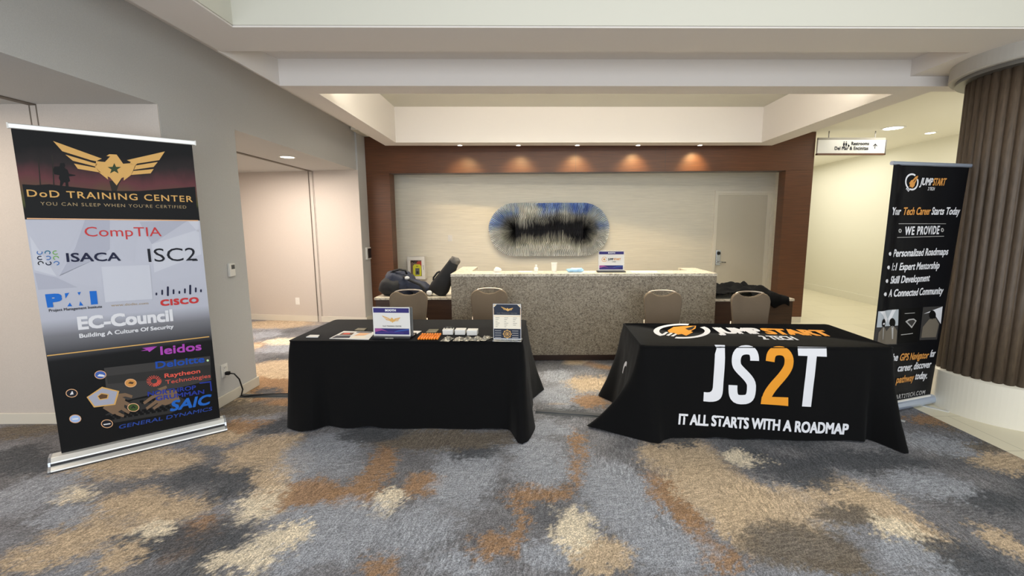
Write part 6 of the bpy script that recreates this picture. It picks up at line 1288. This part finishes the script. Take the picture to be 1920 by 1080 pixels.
# white boxes
def wbox(label):
    t = thing('white_box', label, 'box', (0, 0, 0), 0, 'row of small white boxes')
    g = G().use('plastic_white'); g.box(-.043, .043, -.038, .038, 0, .028); g.build('tray', t, world=False, bevel=.002)
    g = G().use('plastic_white'); g.box(-.044, .044, -.039, .039, .0285, .043); g.build('lid', t, world=False, bevel=.002); return t
w0 = wbox('small white box with black items on its lid, behind the foil packets'); w0.location = (-.694, 3.685, TZ); w0.rotation_euler = (0, 0, .03)
dup(w0, (-.589, 3.68, TZ), -.02, 'plain small white box in the middle of its row of three', 'row of small white boxes')
dup(w0, (-.485, 3.66, TZ), -.03, 'plain small white box nearest the flyer stand', 'row of small white boxes')
g = G().use('plastic_black'); g.tube([(-.725, 3.69, TZ+.047), (-.71, 3.70, TZ+.056), (-.69, 3.70, TZ+.05), (-.67, 3.695, TZ+.056), (-.655, 3.69, TZ+.048)], .006, 8); tag(g.build('black_clip', smooth=True), 'small black clip lying on the leftmost white box', 'clip')
# foil packets
fl = ['leftmost foil packet beside the orange markers', 'second foil packet from the orange markers', 'middle foil packet of the five', 'foil packet in front of the rightmost white box', 'narrow foil packet nearest the flyer stand']
for i, (x, y, w, h, a) in enumerate(((-.665, 3.47, .04, .055, -.25), (-.575, 3.475, .035, .055, -.2), (-.505, 3.475, .035, .055, -.35), (-.43, 3.475, .042, .052, -.2), (-.355, 3.49, .028, .065, -.45))):
    g = G().use('foil'); FM = Matrix.Translation((x, y, TZ)) @ Matrix.Rotation(a, 4, 'Z')
    g.grid(lambda p, q: FM @ Vector((w*(p/7-.5)*2*(1 - .25*math.sin(q*1.3+i)**2), h*(q/9-.5)*2, .004 + .022*max(0, math.sin(PI*p/7)*math.sin(PI*q/9))*(.6 + abs(noise.noise(Vector((p*.9, q*.8, i*3)))*1.8)))), 8, 10)
    tag(g.build('foil_packet', solid=.0015), fl[i], 'packet', 'row of crinkled foil packets')
# flyer stand
fs_ = thing('flyer_stand', 'upright training flyer in a clear stand at the right of the left table', 'sign', (-.175, 3.45, TZ))
fd = Vector((.231, -.022, 0)).normalized(); fo = Vector((-.292, 3.455, TZ+.012)); FW, FH = .222, .285
its = [R4(0, .197, FW, FH, 'ink_slate', 1), R4(0, 0, FW, .085, 'ink_slate', 1), R4(0, .085, FW, .197, 'ink_cream', 1), R4(0, .185, FW, .187, 'ink_gold', 2), ('p', [(.004, FH-.004), (.03, FH-.004), (.004, FH-.03)], 'ink_cream', 2), ('p', [(FW-.004, FH-.004), (FW-.03, FH-.004), (FW-.004, FH-.03)], 'ink_cream', 2), ('p', [(.008, FH-.008), (.02, FH-.008), (.008, FH-.02)], 'ink_gold', 3), ('p', [(FW-.008, FH-.008), (FW-.02, FH-.008), (FW-.008, FH-.02)], 'ink_gold', 3), R4(.003, .20, .006, .25, 'ink_gold', 3), R4(FW-.006, .1, FW-.003, .25, 'ink_gold', 3)] + eagle(.098, FW/2, .225)
its += [('t', 'DoD TRAINING CENTER', (.03, .206), (.192, .206), .009, 'ink_line', dict(w=.02))]
for r in range(6):
    for c, (a, b) in enumerate(((.018, .05), (.088, .12), (.158, .19))):
        if not (c == 2 and r == 5): its.append(R4(a, .172 - r*.0145, b - .008*((r*7 + c*3) % 3), .175 - r*.0145, 'ink_line', 2))
for cx in (.012, .15):
    for r in range(4): its.append(R4(cx, .066 - r*.018, cx + .05, .070 - r*.018, 'ink_grey', 2))
its += [ring(FW/2, .042, .026, .031, 'ink_gold', 2), ring(FW/2, .042, .014, .018, 'ink_gold', 2), ring(FW/2, .042, .0005, .008, 'ink_gold', 2)] + [('p', [(FW/2 + r*math.cos(a+o), .042 + r*math.sin(a+o)) for r, o in ((.031, -.12), (.036, -.08), (.036, .08), (.031, .12))], 'ink_gold', 2) for a in [k*PI/4 for k in range(8)]]
its += [('p', [(0, 0), (0, FH), (.003, FH), (.003, 0)], 'ink_white', 5), ('p', [(FW-.003, 0), (FW-.003, FH), (FW, FH), (FW, 0)], 'ink_white', 5), ('p', [(0, FH-.003), (0, FH), (FW, FH), (FW, FH-.003)], 'ink_white', 5), ('p', [(0, 0), (0, .006), (FW, .006), (FW, 0)], 'ink_white', 5)]
g = G(); sign_card(g, fo, FW, FH, its, fd); g.build('printed_flyer', fs_, recalc=False)
FMx = Matrix.Translation((fo.x, fo.y, TZ)) @ Matrix.Rotation(math.atan2(fd.y, fd.x), 4, 'Z')
g = G().use('acrylic'); g.box(-.004, FW+.004, .003, .007, .004, FH+.016, FMx); g.build('clear_stand', fs_)
g = G().use('acrylic'); g.box(-.004, FW+.004, -.03, .06, 0, .006, FMx); g.build('stand_foot', fs_)

bpy.data.objects.remove(_fo); bpy.data.curves.remove(_fc)
